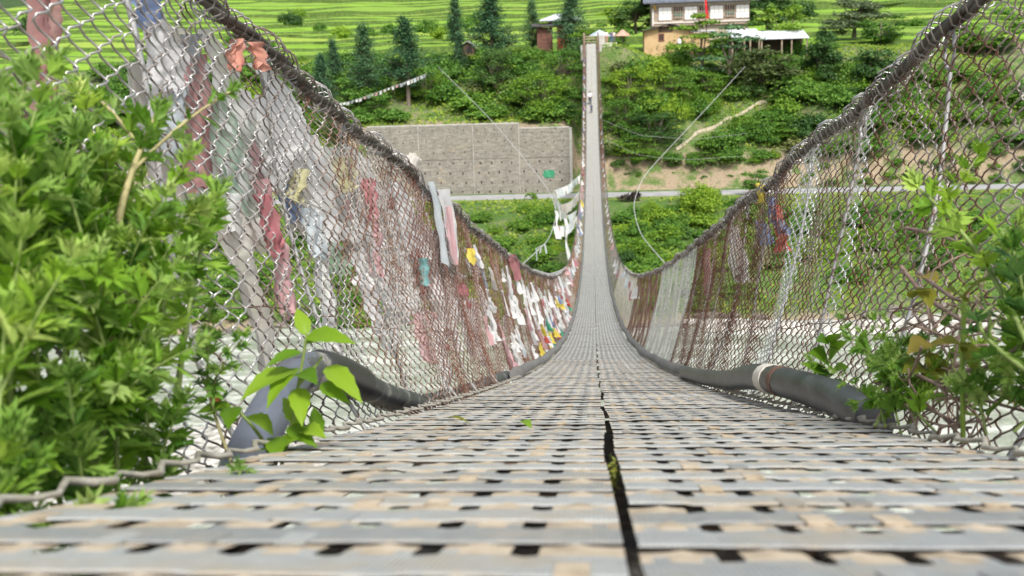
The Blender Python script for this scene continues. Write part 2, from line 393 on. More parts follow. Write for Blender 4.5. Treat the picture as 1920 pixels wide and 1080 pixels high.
def deck_rows(d0, d1, x0, x1, seed, detail, tilt, gapside):
    """rows of slats between d0 and d1; detail = pierced tiles, else corrugated strips"""
    rg = np.random.default_rng(seed); b = MB()
    nrow = int(round((d1-d0)/PIT)); nt_ = max(1, int(round((x1-x0)/TW)))
    slope = lambda d: zd(d)
    for i in range(nrow):
        y0 = d0+i*PIT; dz = rg.normal(0, .0012)+tilt*((y0-d0)/(d1-d0)-.5); skew = rg.normal(0, .006)
        wob = .0035*math.sin(y0*2.7)+.002*math.sin(y0*6.1); jg = abs(rg.normal(0, .0022))
        gp = float(np.interp(y0, [.5, 1, 1.7, 3, 5, 10, 30], [.001, .0035, .0095, .0095, .010, .009, .007]))/2-.0055; wob *= min(1, .25+y0/4); jg *= min(1, .1+y0/5)
        xs0 = x0+(rg.normal(0, .004) if gapside < 0 else wob+jg+gp); xs1 = x1+(rg.normal(0, .004) if gapside > 0 else wob-jg-gp)
        if detail:
            tw = (xs1-xs0)/nt_
            sx = np.array([0, .14, .32, .5, .68, .86, 1.0])
            X = (xs0+tw*(np.arange(nt_)[:, None]+sx[None, :-1])).ravel(); X = np.append(X, xs1)
            u = np.append(np.tile(sx[:-1], nt_), 0)
            ctr = np.clip(1-np.abs(u-.5)/.36, 0, 1)
            jit = np.repeat(rg.normal(0, .0007, nt_), 6); jit = np.append(jit, jit[-1])
            off = skew*(X-X.mean())/.3
            yy = np.array([.0085, 0, .0012, .040, .074, .088, .112, .1435])
            zz = np.array([-.0032, .0012, .0042, .0036, .0026, .0018, .0010, -.0010])
            Y = y0+yy[:, None]+off[None]
            Z = zd(Y)+dz+zz[:, None]+jit[None]
            dip = np.clip((np.abs(u-.5)-.30)/.2, 0, 1); Z[3] -= .0009*dip; Z[4] -= .0020*dip; Z[5] -= .0014*dip; Z[6] += .0010*ctr; Z[7] += .0032*ctr**2
            V = np.stack([np.repeat(X[None], 8, 0), Y, Z], -1)
            n, mcol = V.shape[:2]
            ii, jj = np.meshgrid(np.arange(n-1), np.arange(mcol-1), indexing='ij')
            F = np.stack([ii*mcol+jj, ii*mcol+jj+1, (ii+1)*mcol+jj+1, (ii+1)*mcol+jj], -1)
            q = jj % 6; hole = (ii >= 5) & ((q == 0) | (q == 5))
            edge = (jj == 0) | (jj == mcol-2)
            keep = ~(hole & ~edge)
            mi = np.where(ii == 0, 1, np.where(ii <= 4, 0, 1))
            mi = np.where(ii == 0, 2, mi); mi = np.where((ii == 5) & ((q == 1) | (q == 4)) & (rg.random(ii.shape) < .6), 0, mi)
            b.add(V.reshape(-1, 3), F[keep], mi[keep])
            # rusty strips seen through every other hole
            for j in range(1, nt_):
                if (j+i) % 2 == 0 and rg.random() < .8:
                    xc = xs0+tw*j
                    b.box((xc, y0+.11, float(zd(y0+.11))-.016), (.034, .075, .006), 4, [[1,0,0],[0,1,0],[0,-.3,1]])
            # pale bridging clips over the lip
            for j in range(nt_):
                if rg.random() < .3:
                    xc = xs0+tw*(j+.5)
                    b.box((xc, y0+.012, float(zd(y0+.012))+.0036+dz), (.026, .05, .003), 0 if rg.random() < .6 else 1, [[1,0,0],[0,1,0],[0,-.3,1]])
        else:
            X = np.linspace(xs0, xs1, 5)
            yy = np.array([-.002, 0, .035, .10, .108, .139]); zz = np.array([-.002, .003, .004, .003, -.001, -.001])
            Y = y0+yy[:, None]+0*X[None]; Z = zd(Y)+dz+zz[:, None]
            V = np.stack([np.repeat(X[None], 6, 0), Y, Z], -1); n, mcol = 6, 5
            ii, jj = np.meshgrid(np.arange(n-1), np.arange(mcol-1), indexing='ij')
            F = np.stack([ii*mcol+jj, ii*mcol+jj+1, (ii+1)*mcol+jj+1, (ii+1)*mcol+jj], -1).reshape(-1, 4)
            b.add(V.reshape(-1, 3), F, np.where(ii == 0, 2, np.where(ii <= 3, 3, 1)).ravel())
    return b
bridge = thing('suspension_bridge', 'long narrow footbridge with a grey grating deck sagging across the river', 'bridge', (0, 0, -.3))
def relink(o, parent):
    o.parent = parent; o.matrix_parent_inverse = Matrix.Translation(-Vector(parent.location))
    return o
def build_deck():
    segs = [.28, 2.52, 5.6, 9.1, 14.0, 20.3, 29.4, 39.9, 51.8, 65.1, 79.8, 95.2, 110.6, 126.0, 141.4, 156.1]
    for i, (a, c) in enumerate(zip(segs[:-1], segs[1:])):
        for sgn in (-1, 1):
            g = .0055
            if sgn < 0: x0, x1 = -.645, -g
            else: x0, x1 = g+.003, .655
            xo = .004*math.sin(i*1.9+sgn)
            b = deck_rows(a, c, x0+xo, x1+xo, 31*i+sgn+5, c < 15, .006*math.sin(i*3.1+sgn), sgn)
            relink(b.build('deck_panel', [MS, MV, MU, MF, ML]), bridge)
    # scalloped edge wire of the near panels
    for sgn in (-1, 1):
        d = np.arange(.35, 16, PIT/4); ph = (np.arange(len(d)) % 4)
        x = sgn*(.648+np.where(ph == 0, .030, np.where(ph == 1, .014, np.where(ph == 2, .002, .018))))
        z = zd(d)+.014+np.where(ph == 0, .006, 0)+.003*np.sin(d*17)
        b = MB(); b.tube(np.stack([x, d, z], -1), .0052+.001*np.sin(d*150), 6)
        relink(b.build('edge_wire', M['edge'] if 'edge' in M else MV, bridge, True), bridge)
    # load cables and cross joists under the deck
    d = np.linspace(.3, 156.2, 160)
    for x in (-.52, -.18, .2, .54):
        b = MB(); b.tube(np.stack([0*d+x, d, zd(d)-.07], -1), .022, 6)
        relink(b.build('load_cable', M['cable'], bridge, True), bridge)
    for dd in np.arange(1.4, 156, 2.1):
        b = MB(); b.box((0, dd, float(zd(dd))-.115), (1.42, .06, .05))
        relink(b.build('cross_joist', M['cable'], bridge), bridge)
M['edge'] = mat_noise('twisted edge wire', [(.3, (.22, .20, .16)), (.7, (.42, .40, .34))], 30, .7, .1, .4, .002)
build_deck()

# ------------------------------------------------------------------ chain-link sides
def chain(b, side, d0, d1, ws, h, per, sides, rad, amp_k=.56):
    """vertical zigzag wires between d0 and d1, hooked into each other"""
    k = np.arange(int(math.ceil(d0/ws)), int(math.ceil(d1/ws)))
    s = k*ws; Hm = 1.36; npd = int(Hm/h); n = npd*per+1
    u = np.arange(n)/per
    t = u/npd
    ph = u[None]+(k[:, None] % 2)*.5
    wv = np.sin(2*math.pi*ph)
    tri = 2/math.pi*np.arcsin(np.clip(wv, -1, 1))
    wav = .55*wv+.45*tri
    rg = np.random.default_rng(int(d0*100)+side+3)
    dd = s[:, None]+ws*amp_k*wav+.012*np.sin(t[None]*7+s[:, None]*1.3)*(d0 < 12)+.010*np.sin(t[None]*13+s[:, None]*4.1)*(d0 < 12)+rg.normal(0, .003, (len(k), 1))
    tt = np.repeat(t[None], len(k), 0)+.010*np.sin(s*5.1)[:, None]*(d0 < 12)+rg.normal(0, .004, (len(k), 1))
    P = fence_pt(side, dd, tt)
    P[..., 0] += .0095*np.cos(2*math.pi*ph)*(1 if d0 < 12 else .6)
    T = np.gradient(P, axis=1); T /= np.linalg.norm(T, axis=2)[..., None]+1e-9
    nrm = np.array([1.0, 0, 0]); B = np.cross(T, nrm); B /= np.linalg.norm(B, axis=2)[..., None]+1e-9; N = np.cross(B, T)
    a = np.arange(sides)*2*math.pi/sides
    V = P[:, :, None]+rad*(np.cos(a)[None, None, :, None]*N[:, :, None]+np.sin(a)[None, None, :, None]*B[:, :, None])
    w = np.arange(len(k))[:, None, None]*n*sides; i = np.arange(n-1)[None, :, None]*sides; j = np.arange(sides)[None, None]; j2 = (j+1) % sides
    F = np.stack([w+i+j, w+i+j2, w+i+sides+j2, w+i+sides+j], -1).reshape(-1, 4)
    b.add(V.reshape(-1, 3), F)
def build_fence(side, label, secs):
    f = thing('chain_link_fence', label, 'fence', (side*1.0, 4, -1))
    for (d0, d1, mk) in secs:
        b = MB()
        if d0 < 7.4: chain(b, side, d0, d1, .054, .066, 6, 5, .0027)
        elif d0 < 24: chain(b, side, d0, d1, .054, .066, 4, 3, .0027)
        elif d0 < 60: chain(b, side, d0, d1, .054, .066, 2, 3, .0031)
        else: chain(b, side, d0, d1, .108, .132, 2, 3, .0052)
        relink(b.build('mesh_panel', M[mk], f, d0 < 24), f)
    # hand cable and the wire coiled round it
    d = np.concatenate([np.arange(1.0, 14, .12), np.arange(14, 156.5, .7)]); P = fence_pt(side, d, 1+0*d)
    b = MB()
    if side: 
        for q in range(3):
            a = q*2.1+d*7
            b.tube(P+np.stack([.013*np.cos(a), 0*a, .013*np.sin(a)], -1), .013+.002*np.sin(d*5+q), 7)
    relink(b.build('hand_cable', M['cable'], f, True), f)
    b = MB(); d = np.arange(1.0, 40, .054/8); a = 2*math.pi*d/.054*side
    rr = .041+.009*np.sin(d*11)+.006*np.sin(d*29)
    P = fence_pt(side, d, 1+0*d)+np.stack([rr*np.cos(a), .01*np.sin(d*21), rr*np.sin(a)+.004], -1)
    b.tube(P, .0032, 4, 0, False)
    relink(b.build('coiled_lacing', M['galv'], f, True), f)
    # hanger rods with an eye at the top
    hd = list(np.arange(2.45, 58, 1.06))+list(np.arange(58, 155, 2.12))
    for q, dd in enumerate(hd[:98]):
        b = MB(); t = np.linspace(-.02, .88, 9)
        lean = (.22 if side > 0 else .12)*(1-t)*(1+.4*math.sin(q*2.1))
        P = fence_pt(side, dd-lean, t); P[:, 0] += side*.012
        b.tube(P, .0072 if dd < 25 else .010, 6 if dd < 25 else 4)
        if dd < 22:
            c = fence_pt(side, dd, .94)+np.array([side*.012, 0, 0]); a = np.linspace(0, 2*math.pi, 15)
            b.tube(c+np.stack([0*a, .045*np.sin(a), .06*np.cos(a)], -1), .007, 5, 0, False)
        relink(b.build('hanger_rod', M['rod'], f, True), f)
    # horizontal straining wires
    for tw_ in (.30, .62):
        d = np.arange(1.2, 60, .15); b = MB(); P = fence_pt(side, d, tw_+.01*np.sin(d*2.2)+.006*np.sin(d*7))
        P[:, 0] += side*.006; b.tube(P, .0024, 4, 0, False)
        relink(b.build('straining_wire', M['mixed'], f, True), f)
    return f
fence_l = build_fence(-1, 'grey and brown chain link fence hung with scarves on the left of the deck',
    [(1.0, 3.9, 'galv'), (3.9, 5.6, 'mixed'), (5.6, 7.2, 'rusty'), (7.2, 12, 'rusty'), (12, 20, 'rusty'), (20, 28, 'rusty'), (28, 42, 'mixed'), (42, 60, 'rusty'), (60, 92, 'mixed'), (92, 156, 'rusty')])
fence_r = build_fence(1, 'rust brown and white chain link fence nearly bare on the right of the deck',
    [(1.2, 4.25, 'mixed'), (4.25, 4.42, 'white'), (4.42, 5.3, 'mixed'), (5.3, 5.8, 'white'), (5.8, 7.2, 'rusty'), (7.2, 11.5, 'rusty'), (11.5, 17.5, 'white'), (17.5, 27, 'redrust'), (27, 44, 'white'), (44, 60, 'galv'), (60, 92, 'mixed'), (92, 156, 'redrust')])

# ------------------------------------------------------------------ black hoses over the toe cables
def build_hoses():
    m = mat_noise('black hose with lime stains', [(.35, (.030, .033, .036)), (.54, (.075, .08, .083)), (.60, (.27, .26, .23)), (.75, (.42, .40, .36))], 7, .42, 0, .3, .004, (1, .6, 3), 6, .65)
    m2 = mat_noise('dusty grey hose', [(.3, (.08, .08, .078)), (.7, (.20, .195, .185))], 8, .7, 0, .3, .004)
    m3 = mat_noise('scuffed black hose', [(.35, (.028, .030, .034)), (.62, (.060, .064, .070)), (.74, (.14, .14, .135))], 9, .38, 0, .25, .003, (1, .5, 2), 6, .65)
    mb2 = plain('blue grey hose', (.105, .118, .145), .38, 0, .2)
    tape = plain('cream tape', (.62, .58, .50), .7)
    def smooth(P, n):
        P = np.array(P, float); u = np.linspace(0, len(P)-1, n)
        k = np.arange(len(P)); out = np.stack([np.interp(u, k, P[:, i]) for i in range(3)], -1)
        for _ in range(max(3, n//len(P))):
            out[1:-1] = (out[:-2]+2*out[1:-1]+out[2:])/4
        return out
    h = thing('rubber_hose', 'black hose bent over beside the left edge of the deck', 'hose', (-.8, 3, -1.2))
    P = smooth([at(455, 905, 2.05), at(462, 860, 2.12), at(505, 775, 2.3), at(545, 712, 2.55), at(575, 690, 2.75)], 24)
    b = MB(); b.tube(P, np.linspace(.062, .05, 24)); 
    for a in (-.022, .018):
        Q = P+np.array([a, -.05, .012]); b.tube(Q[:-4], .012, 5)
    relink(b.build('hose_sleeve', mb2, h, True), h)
    P = smooth([at(560, 706, 2.62), at(600, 690, 2.95), at(640, 702, 3.2), at(690, 728, 3.55), at(740, 752, 4.1), at(790, 758, 4.9), at(840, 748, 5.8), at(895, 726, 7.0), at(950, 706, 9.0)], 70)
    b = MB(); b.tube(P, .052+.004*np.sin(np.arange(70)*.4), 12); relink(b.build('bent_hose', m, h, True), h)
    b = MB(); q = P[8:24]; b.tube(q, .0585, 12); relink(b.build('hose_coupling', plain('black rubber coupling', (.03, .03, .033), .4), h, True), h)
    d = np.concatenate([np.arange(8.6, 30, .25), np.arange(30, 156, 1.2)])
    b = MB(); rr = .056+.005*np.sin(d*3.1)+.004*np.sin(d*8)
    b.tube(np.stack([-(.705+.012*np.sin(d*1.3)), d, zd(d)+.035], -1), rr, 9); relink(b.build('toe_hose', m2, h, True), h)
    h = thing('rubber_hose', 'black hose with a cream tape ring beside the right edge of the deck', 'hose', (.8, 3, -1.2))
    P = smooth([at(1640, 790, 2.75), at(1580, 752, 3.05), at(1520, 730, 3.4), at(1455, 712, 3.9), at(1408, 705, 4.5), at(1370, 714, 5.4), at(1320, 708, 6.6), at(1285, 699, 8.0)], 60)
    b = MB(); b.tube(P, np.interp(np.arange(60), [0, 36, 44, 60], [.056, .056, .05, .05]), 12); relink(b.build('bent_hose', m3, h, True), h)
    b = MB(); q = P[26:29]; b.tube(q, .0595, 14); relink(b.build('tape_ring', tape, h, True), h)
    b = MB(); q = P[24:25]-P[23:24]
    b.tube(P[23:25], .0585, 12); relink(b.build('rusty_clamp', plain('rusty clamp', (.16, .08, .05), .7), h, True), h)
    d = np.concatenate([np.arange(7.4, 30, .25), np.arange(30, 156, 1.2)])
    b = MB(); rr = .056+.005*np.sin(d*2.9+1)+.004*np.sin(d*8.5)
    b.tube(np.stack([.715+.012*np.sin(d*1.1), d, zd(d)+.035], -1), rr, 9); relink(b.build('toe_hose', m2, h, True), h)
build_hoses()

# dark backing added under the near deck so its gap shows black
b = MB(); dd = np.arange(-1, 8.2, .2); X, D = np.meshgrid(np.linspace(-.62, .62, 7), dd)
b.grid(np.stack([X, D, zd(np.maximum(D, .1))-.34+.02*np.sin(X*9+D*11)], -1))
for sgn in (-1, 1):
    b.grid(np.stack([np.stack([0*dd+sgn*.62, dd, zd(np.maximum(dd, .1))-.34], -1), np.stack([0*dd+sgn*.62, dd, -3.6-dd*.7], -1)]))
b.grid([[[-.62, 8, float(zd(8))-.34], [.62, 8, float(zd(8))-.34]], [[-.62, 8, -9], [.62, 8, -9]]])
tag(b.build('gap_backing', M['backing']), 'unseen dark backing added under the near deck to keep its gap black', 'abutment')

# ------------------------------------------------------------------ scarves and flags on the netting
CL = {
 'white': mat_cloth('white gauze', (.80, .79, .785), (.90, .89, .88), .98),
 'veil': mat_cloth('thin white veil', (.76, .755, .74), (.86, .85, .84), .86),
 'cream': mat_cloth('cream cloth', (.62, .57, .51), (.72, .69, .64), .88),
 'pink': mat_cloth('faded pink cloth', (.66, .36, .38), (.72, .52, .52), .9),
 'rose': mat_cloth('dusty rose cloth', (.42, .20, .19), (.55, .34, .33), .94),
 'crimson': mat_cloth('crimson cloth', (.46, .15, .17), (.58, .28, .29), .95),
 'orange': mat_cloth('salmon cloth', (.68, .26, .18), (.72, .42, .33), .95),
 'green': mat_cloth('pale green gauze', (.33, .48, .36), (.50, .60, .50), .72),
 'teal': mat_cloth('teal cloth', (.20, .46, .46), (.36, .58, .57), .9),
 'paleblue': mat_cloth('pale blue cloth', (.56, .63, .66), (.70, .74, .76), .88),
 'blue': mat_cloth('blue cloth', (.20, .28, .52), (.34, .42, .62), .93),
 'grey': mat_cloth('grey cloth', (.30, .32, .34), (.44, .46, .48), .92),
 'yellow': mat_cloth('yellow cloth', (.72, .55, .05), (.78, .66, .16), .95),
 'paleyellow': mat_cloth('straw yellow gauze', (.62, .58, .30), (.70, .67, .45), .7),
 'olive': mat_cloth('olive cloth', (.20, .22, .12), (.32, .33, .2), .93),
 'red': mat_cloth('red cloth', (.55, .06, .05), (.66, .16, .12), .95),
 'emerald': mat_cloth('green cloth', (.06, .34, .20), (.12, .45, .28), .95),
 'violet': mat_cloth('violet cloth', (.32, .26, .52), (.46, .40, .60), .93),
}
def cloth_rows(rows, off, seed, ncol=9, fold=.018, sub=5):
    """cloth hung against the netting; rows = (pixel y, left x, right x)"""
    rg = np.random.default_rng(seed); pts = []
    for (y, xl, xr) in rows:
        sL, dL, tL = on_fence(xl, y); sR, dR, tR = on_fence(xr, y); pts.append((sL, dL, tL, dR, tR))
    pts = np.array(pts); n = (len(rows)-1)*sub+1; u = np.linspace(0, len(rows)-1, n); k = np.arange(len(rows))
    I = lambda c: np.interp(u, k, pts[:, c])
    v = np.linspace(0, 1, ncol)[None]
    # ragged sides
    rag = np.cumsum(rg.normal(0, .012, (n, 1)), 0); rag -= rag.mean()
    d = I(1)[:, None]*(1-v)+I(3)[:, None]*v+rag*(I(3)-I(1))[:, None]*.5; t = I(2)[:, None]*(1-v)+I(4)[:, None]*v
    t = t-.012*rg.random((1, ncol))*np.linspace(0, 1, n)[:, None]*2
    P = fence_pt(pts[0, 0], d, np.clip(t, -.03, 1.15))
    yy = np.linspace(0, 1, n)[:, None]
    f = fold*(np.sin(v*9+rg.random()*6+yy*1.6)+.6*np.sin(v*17+yy*3+rg.random()*6)+.35*np.sin(yy*14+v*5+rg.random()*6)+.3*rg.normal(0, .5, (n, ncol)))
    P[..., 0] += pts[0, 0]*(off+f)
    return P
def scarf(name, label, mk, rows, off=.055, cat='scarf', group=None, fold=.018):
    b = MB(); b.grid(cloth_rows(rows, off, len(label)*7+int(rows[0][1]), fold=fold))
    return tag(b.build(name, CL[mk], None, True), label, cat, group)
S = 'prayer_scarf'
scarf(S, 'long faded rose scarf hanging alone at the far left of the fence', 'rose', [(-14,112,152),(40,112,148),(80,115,142),(130,113,140),(180,105,135),(228,100,120)])
scarf(S, 'small blue rag tied at the top of the left fence', 'blue', [(-10,276,332),(14,282,336),(34,284,330),(42,292,322)])
scarf(S, 'white pointed scarf hanging below the small blue rag', 'white', [(26,312,330),(60,318,345),(90,318,372),(115,312,378),(140,312,372),(164,325,362)])
scarf(S, 'short dark grey rag at the head of the broad rose scarf', 'grey', [(70,382,400),(95,378,404),(125,376,408)], .05)
scarf(S, 'broad dusty rose scarf hanging beside the grey blue rag', 'rose', [(108,380,412),(160,372,425),(220,375,428),(280,378,430),(345,385,416)])
scarf(S, 'grey blue rag blown out left of the broad rose scarf', 'paleblue', [(170,368,378),(220,345,376),(250,340,376),(284,360,374)], .05)
scarf(S, 'thin white veil under the salmon knot', 'veil', [(60,405,425),(120,420,470),(180,428,490),(230,440,500),(255,470,502)])
scarf(S, 'salmon pink scarf end knotted round the left hand cable', 'orange', [(78,440,450),(95,430,445),(124,430,446)], .0)
scarf(S, 'short salmon tail hanging from the knot on the cable', 'orange', [(84,454,462),(100,459,470),(122,466,473)], -.03)
scarf(S, 'pale green gauze draped between white scarves', 'green', [(186,428,442),(225,430,500),(270,440,506),(330,445,482),(370,455,500),(404,470,512)])
scarf(S, 'largest white scarf spread close under the left hand cable', 'white', [(122,478,512),(150,498,548),(200,505,584),(235,515,606),(270,530,600),(310,508,562),(348,522,546)], .04)
scarf(S, 'long cream scarf tapering down beside a pink strip', 'cream', [(384,425,475),(430,430,492),(480,450,500),(520,468,512),(560,488,518),(610,500,540),(684,516,546)])
scarf(S, 'narrow pink strip slanting down beside the cream scarf', 'pink', [(340,488,500),(390,500,520),(440,515,535),(490,530,548),(540,535,555),(588,541,554)], .02)
scarf(S, 'dark crimson ribbon folded over the narrow pink strip', 'crimson', [(368,488,494),(410,500,511),(450,511,521),(470,518,523)], .012)
scarf(S, 'pale blue strip between the green gauze and white scarves', 'blue', [(305,540,548),(350,548,572),(390,562,590),(410,572,596)])
scarf(S, 'faded light blue tail below the pale blue strip', 'paleblue', [(390,566,594),(430,580,606),(474,592,612)], .02)
scarf(S, 'wispy straw yellow scarf caught in the netting', 'paleyellow', [(316,555,574),(345,545,570),(370,534,558)], .0)
scarf(S, 'white scarf bunched above a small green rag', 'white', [(320,600,630),(360,604,650),(400,600,668),(440,618,662),(468,634,658)])
scarf(S, 'small pale green rag below a bunched white scarf', 'green', [(452,630,654),(480,640,672),(508,650,670)])
scarf(S, 'straw yellow net scrap near the top of the left fence', 'paleyellow', [(290,630,655),(320,640,668),(345,645,665)], .02)
scarf(S, 'long thin veil filling the netting under the hand cable', 'veil', [(270,600,680),(310,610,715),(350,640,735),(400,660,745),(430,690,750)], .045)
scarf(S, 'pinkish red scarf hanging above the white and pink scarf', 'crimson', [(335,692,702),(370,692,708),(400,692,712)], .02)
scarf(S, 'soft pink scarf end below the pinkish red scarf', 'pink', [(400,690,714),(430,690,720),(465,700,718),(505,706,722)], .025)
scarf(S, 'wide white scarf with ragged hem in the middle of the left fence', 'white', [(415,655,715),(460,688,742),(500,700,776),(540,715,786),(574,738,790)], .03)
scarf(S, 'pale grey ribbon thrown over the left hand cable', 'paleblue', [(338,788,800),(380,797,812),(420,803,818),(460,810,822),(492,812,829)], -.05, fold=.008)
scarf(S, 'folded white and pink scarf hung over the hand cable', 'white', [(352,802,826),(390,815,838),(430,822,843),(470,828,848),(486,832,846)], -.05, fold=.012)
scarf(S, 'pink fold lying along the white scarf on the cable', 'pink', [(385,815,824),(430,822,831),(470,827,836),(488,831,839)], -.07, fold=.006)
scarf(S, 'pink red triangular rag beside the teal rag', 'pink', [(436,766,780),(480,773,796),(510,777,816),(538,782,833)])
scarf(S, 'small teal rag on the left fence', 'teal', [(486,784,795),(510,786,801),(530,788,801)], .0)
scarf(S, 'olive scarf hanging from the left hand cable', 'olive', [(466,862,874),(500,862,886),(534,872,891)])
scarf(S, 'tiny bright yellow ribbon on the olive scarf', 'yellow', [(468,873,878),(492,876,883)], -.02)
scarf(S, 'crimson scarf end sticking up from the left cable', 'crimson', [(478,948,958),(495,953,967),(524,960,970)], -.04)
scarf(S, 'small crimson rag low in the netting', 'crimson', [(534,858,868),(548,860,875)], .0)
scarf(S, 'faint pink wisp hanging low over the water', 'pink', [(585,788,798),(630,792,812),(674,797,820)], .02)
scarf(S, 'bright red rag between blue rags on the right fence', 'red', [(382,1437,1446),(410,1440,1452),(440,1444,1461),(467,1440,1464)])
scarf(S, 'dark blue ribbon above the red rag on the right fence', 'blue', [(365,1430,1439),(395,1433,1445),(420,1446,1462),(436,1456,1472)], .04)
scarf(S, 'blue rag above the yellow rag on the right fence', 'blue', [(412,1404,1422),(452,1410,1428)])
scarf(S, 'straw yellow rag low on the right fence', 'paleyellow', [(452,1400,1426),(478,1404,1426),(494,1408,1424)])
scarf(S, 'pale grey gauze on the right fence', 'veil', [(425,1348,1376),(480,1358,1388),(524,1368,1388)])
scarf(S, 'faded pink wisp on the right fence', 'rose', [(468,1308,1322),(510,1312,1328),(548,1312,1326)])
scarf(S, 'yellow ribbon knotted round the right hand cable', 'yellow', [(340,1424,1433),(356,1428,1438),(368,1431,1439)], -.01)
scarf(S, 'short crimson ribbon alone on the far part of the right fence', 'crimson', [(528,1181,1184),(562,1182,1187)], -.04)
scarf(S, 'creased white scarf spread below the straw yellow net scrap', 'white', [(330,640,690),(370,650,715),(410,655,725),(440,660,715)], .04)
scarf(S, 'white veil gathered left of the narrow pink strip', 'veil', [(300,450,500),(340,440,498),(390,432,490),(430,440,480)], .05)
scarf(S, 'limp white scarf hanging left of the pale grey ribbon', 'white', [(345,735,765),(385,735,785),(430,748,792),(470,760,798)], .04)
scarf(S, 'white rag with torn tails beside the olive scarf', 'white', [(520,822,842),(550,825,856),(590,836,862),(630,846,862)], .03)
scarf(S, 'white streaked scarf low in the middle of the left fence', 'white', [(560,868,900),(600,876,912),(640,888,918),(670,900,916)], .03)
scarf(S, 'thin white streamer hanging low beside the faint pink wisp', 'veil', [(600,822,834),(650,828,842),(700,838,850),(735,846,852)], .03)
scarf(S, 'long dusty white streamer near the left hose end', 'veil', [(470,602,622),(540,612,634),(600,622,640),(650,630,644)], .03)
# knotted white bundle on the hand cable
c = at(775, 333, 6.4); c = fence_pt(-1, 6.3, 1.03); c[2] += .05
b = MB(); a, e = np.meshgrid(np.linspace(0, 2*math.pi, 22), np.linspace(-1.5, 1.5, 14)); r_ = 1+.16*np.sin(a*3+e*4)+.1*np.sin(a*7-e*5)
b.grid(np.stack([c[0]+.045*r_*np.cos(a)*np.cos(e), c[1]+.12*r_*np.sin(a)*np.cos(e), c[2]-.01+.05*r_*np.sin(e)], -1))
tag(b.build('knotted_scarf', CL['cream'], None, True), 'white scarf knotted into a ball on the left hand cable', 'scarf')

def scrap(mk, label, group, side, d, t, w, h, seed, off=.02):
    rg = np.random.default_rng(seed); n, m = 7, 5
    v = np.linspace(-.5, .5, m)[None]; y = np.linspace(0, 1, n)[:, None]
    wy = w*(1-.35*y*rg.random()+.15*np.sin(y*7+seed))
    dd = d+v*wy+.25*w*np.sin(y*3+seed)*rg.random(); tt = t-(y*h)/1.36+.004*rg.normal(0, 1, (n, m))-.10*h*rg.random()*np.abs(v)
    P = fence_pt(side, dd, np.clip(tt, 0, 1.12))
    P[..., 0] += side*(off+.25*w*np.sin(v*8+seed)*y+.02*rg.normal(0, .5, (n, m)))
    b = MB(); b.grid(P); return tag(b.build('scarf_scrap', CL[mk], None, True), label, 'rag', group)
NAMES = {'white': 'white', 'veil': 'thin white', 'cream': 'cream', 'pink': 'pink', 'crimson': 'crimson', 'paleblue': 'pale blue', 'grey': 'grey', 'yellow': 'bright yellow', 'red': 'red', 'emerald': 'green', 'blue': 'blue', 'violet': 'violet', 'rose': 'dusty rose', 'teal': 'teal'}
k = 0
for _ in range(230):
    d = 4.4+28*random.random()**1.5; lim = .92
    t = random.uniform(.18, lim) if d > 8 else random.uniform(.35, .9)
    mk = random.choices(['white', 'veil', 'cream', 'pink', 'crimson', 'paleblue', 'grey', 'rose'], [60, 22, 10, 10, 2, 8, 2, 3])[0]
    sc = .5+d/22
    scrap(mk, f'small torn {NAMES[mk]} rag caught in the middle of the left fence', f'small {NAMES[mk]} rags in the middle of the left fence', -1, d, t, random.uniform(.06, .20)*sc, random.uniform(.12, .40)*min(sc, 1.1), k, random.choice([.03, -.02, -.02]) if d > 8.5 else .05); k += 1
for _ in range(46):
    d = random.uniform(2.6, 8.5); mk = random.choices(['white', 'veil', 'cream', 'pink'], [7, 5, 2, 1])[0]
    scrap(mk, f'wide crumpled {NAMES[mk]} rag hanging behind the near netting of the left fence', f'wide {NAMES[mk]} rags behind the near left netting', -1, d, random.uniform(.62, 1.0), random.uniform(.12, .28), random.uniform(.22, .5), k+2000, .13); k += 1
for (px, py, mk) in [(1012,614,'yellow'),(1016,628,'red'),(1030,641,'emerald'),(1026,630,'yellow'),(1034,618,'yellow'),(1040,622,'red'),(1022,606,'emerald'),(1009,650,'yellow'),(1041,566,'yellow'),(1051,570,'yellow'),(1030,655,'yellow'),(1036,668,'emerald'),(1028,600,'blue'),(1045,560,'blue'),(1046,610,'white'),(1049,620,'emerald'),(1008,655,'yellow'),(1062,575,'emerald'),(1060,565,'red')]:
    sd, d, t = on_fence(px, py)
    scrap(mk, f'bright {NAMES[mk].replace("bright ", "")} flag in the bright cluster low on the left fence', f'bright {NAMES[mk].replace("bright ", "")} flags low on the left fence', -1, d, t+.05, .035*d/2.2, .2, k+500, -.04); k += 1
for q in range(70):
    d = 30+118*(q/70)+random.random(); mk = random.choices(['white', 'violet', 'blue', 'yellow', 'emerald', 'pink', 'paleblue', 'crimson'], [30, 6, 6, 3, 4, 7, 10, 3])[0]
    scrap(mk, f'{NAMES[mk]} flag tied along the far half of the left hand cable', f'{NAMES[mk]} flags along the far half of the left cable', -1, d, random.uniform(.72, 1.06), random.uniform(.25, .8), random.uniform(.25, .6), k+900, -.05); k += 1
for q in range(32):
    d = 26+110*(q/32)+random.random(); mk = random.choices(['white', 'veil', 'paleblue', 'pink', 'rose'], [8, 5, 4, 2, 2])[0]
    scrap(mk, f'{NAMES[mk]} rag tied along the far half of the right hand cable', f'{NAMES[mk]} rags along the far half of the right cable', 1, d, random.uniform(.75, 1.05), random.uniform(.25, .6), random.uniform(.2, .55), k+1300, -.04); k += 1

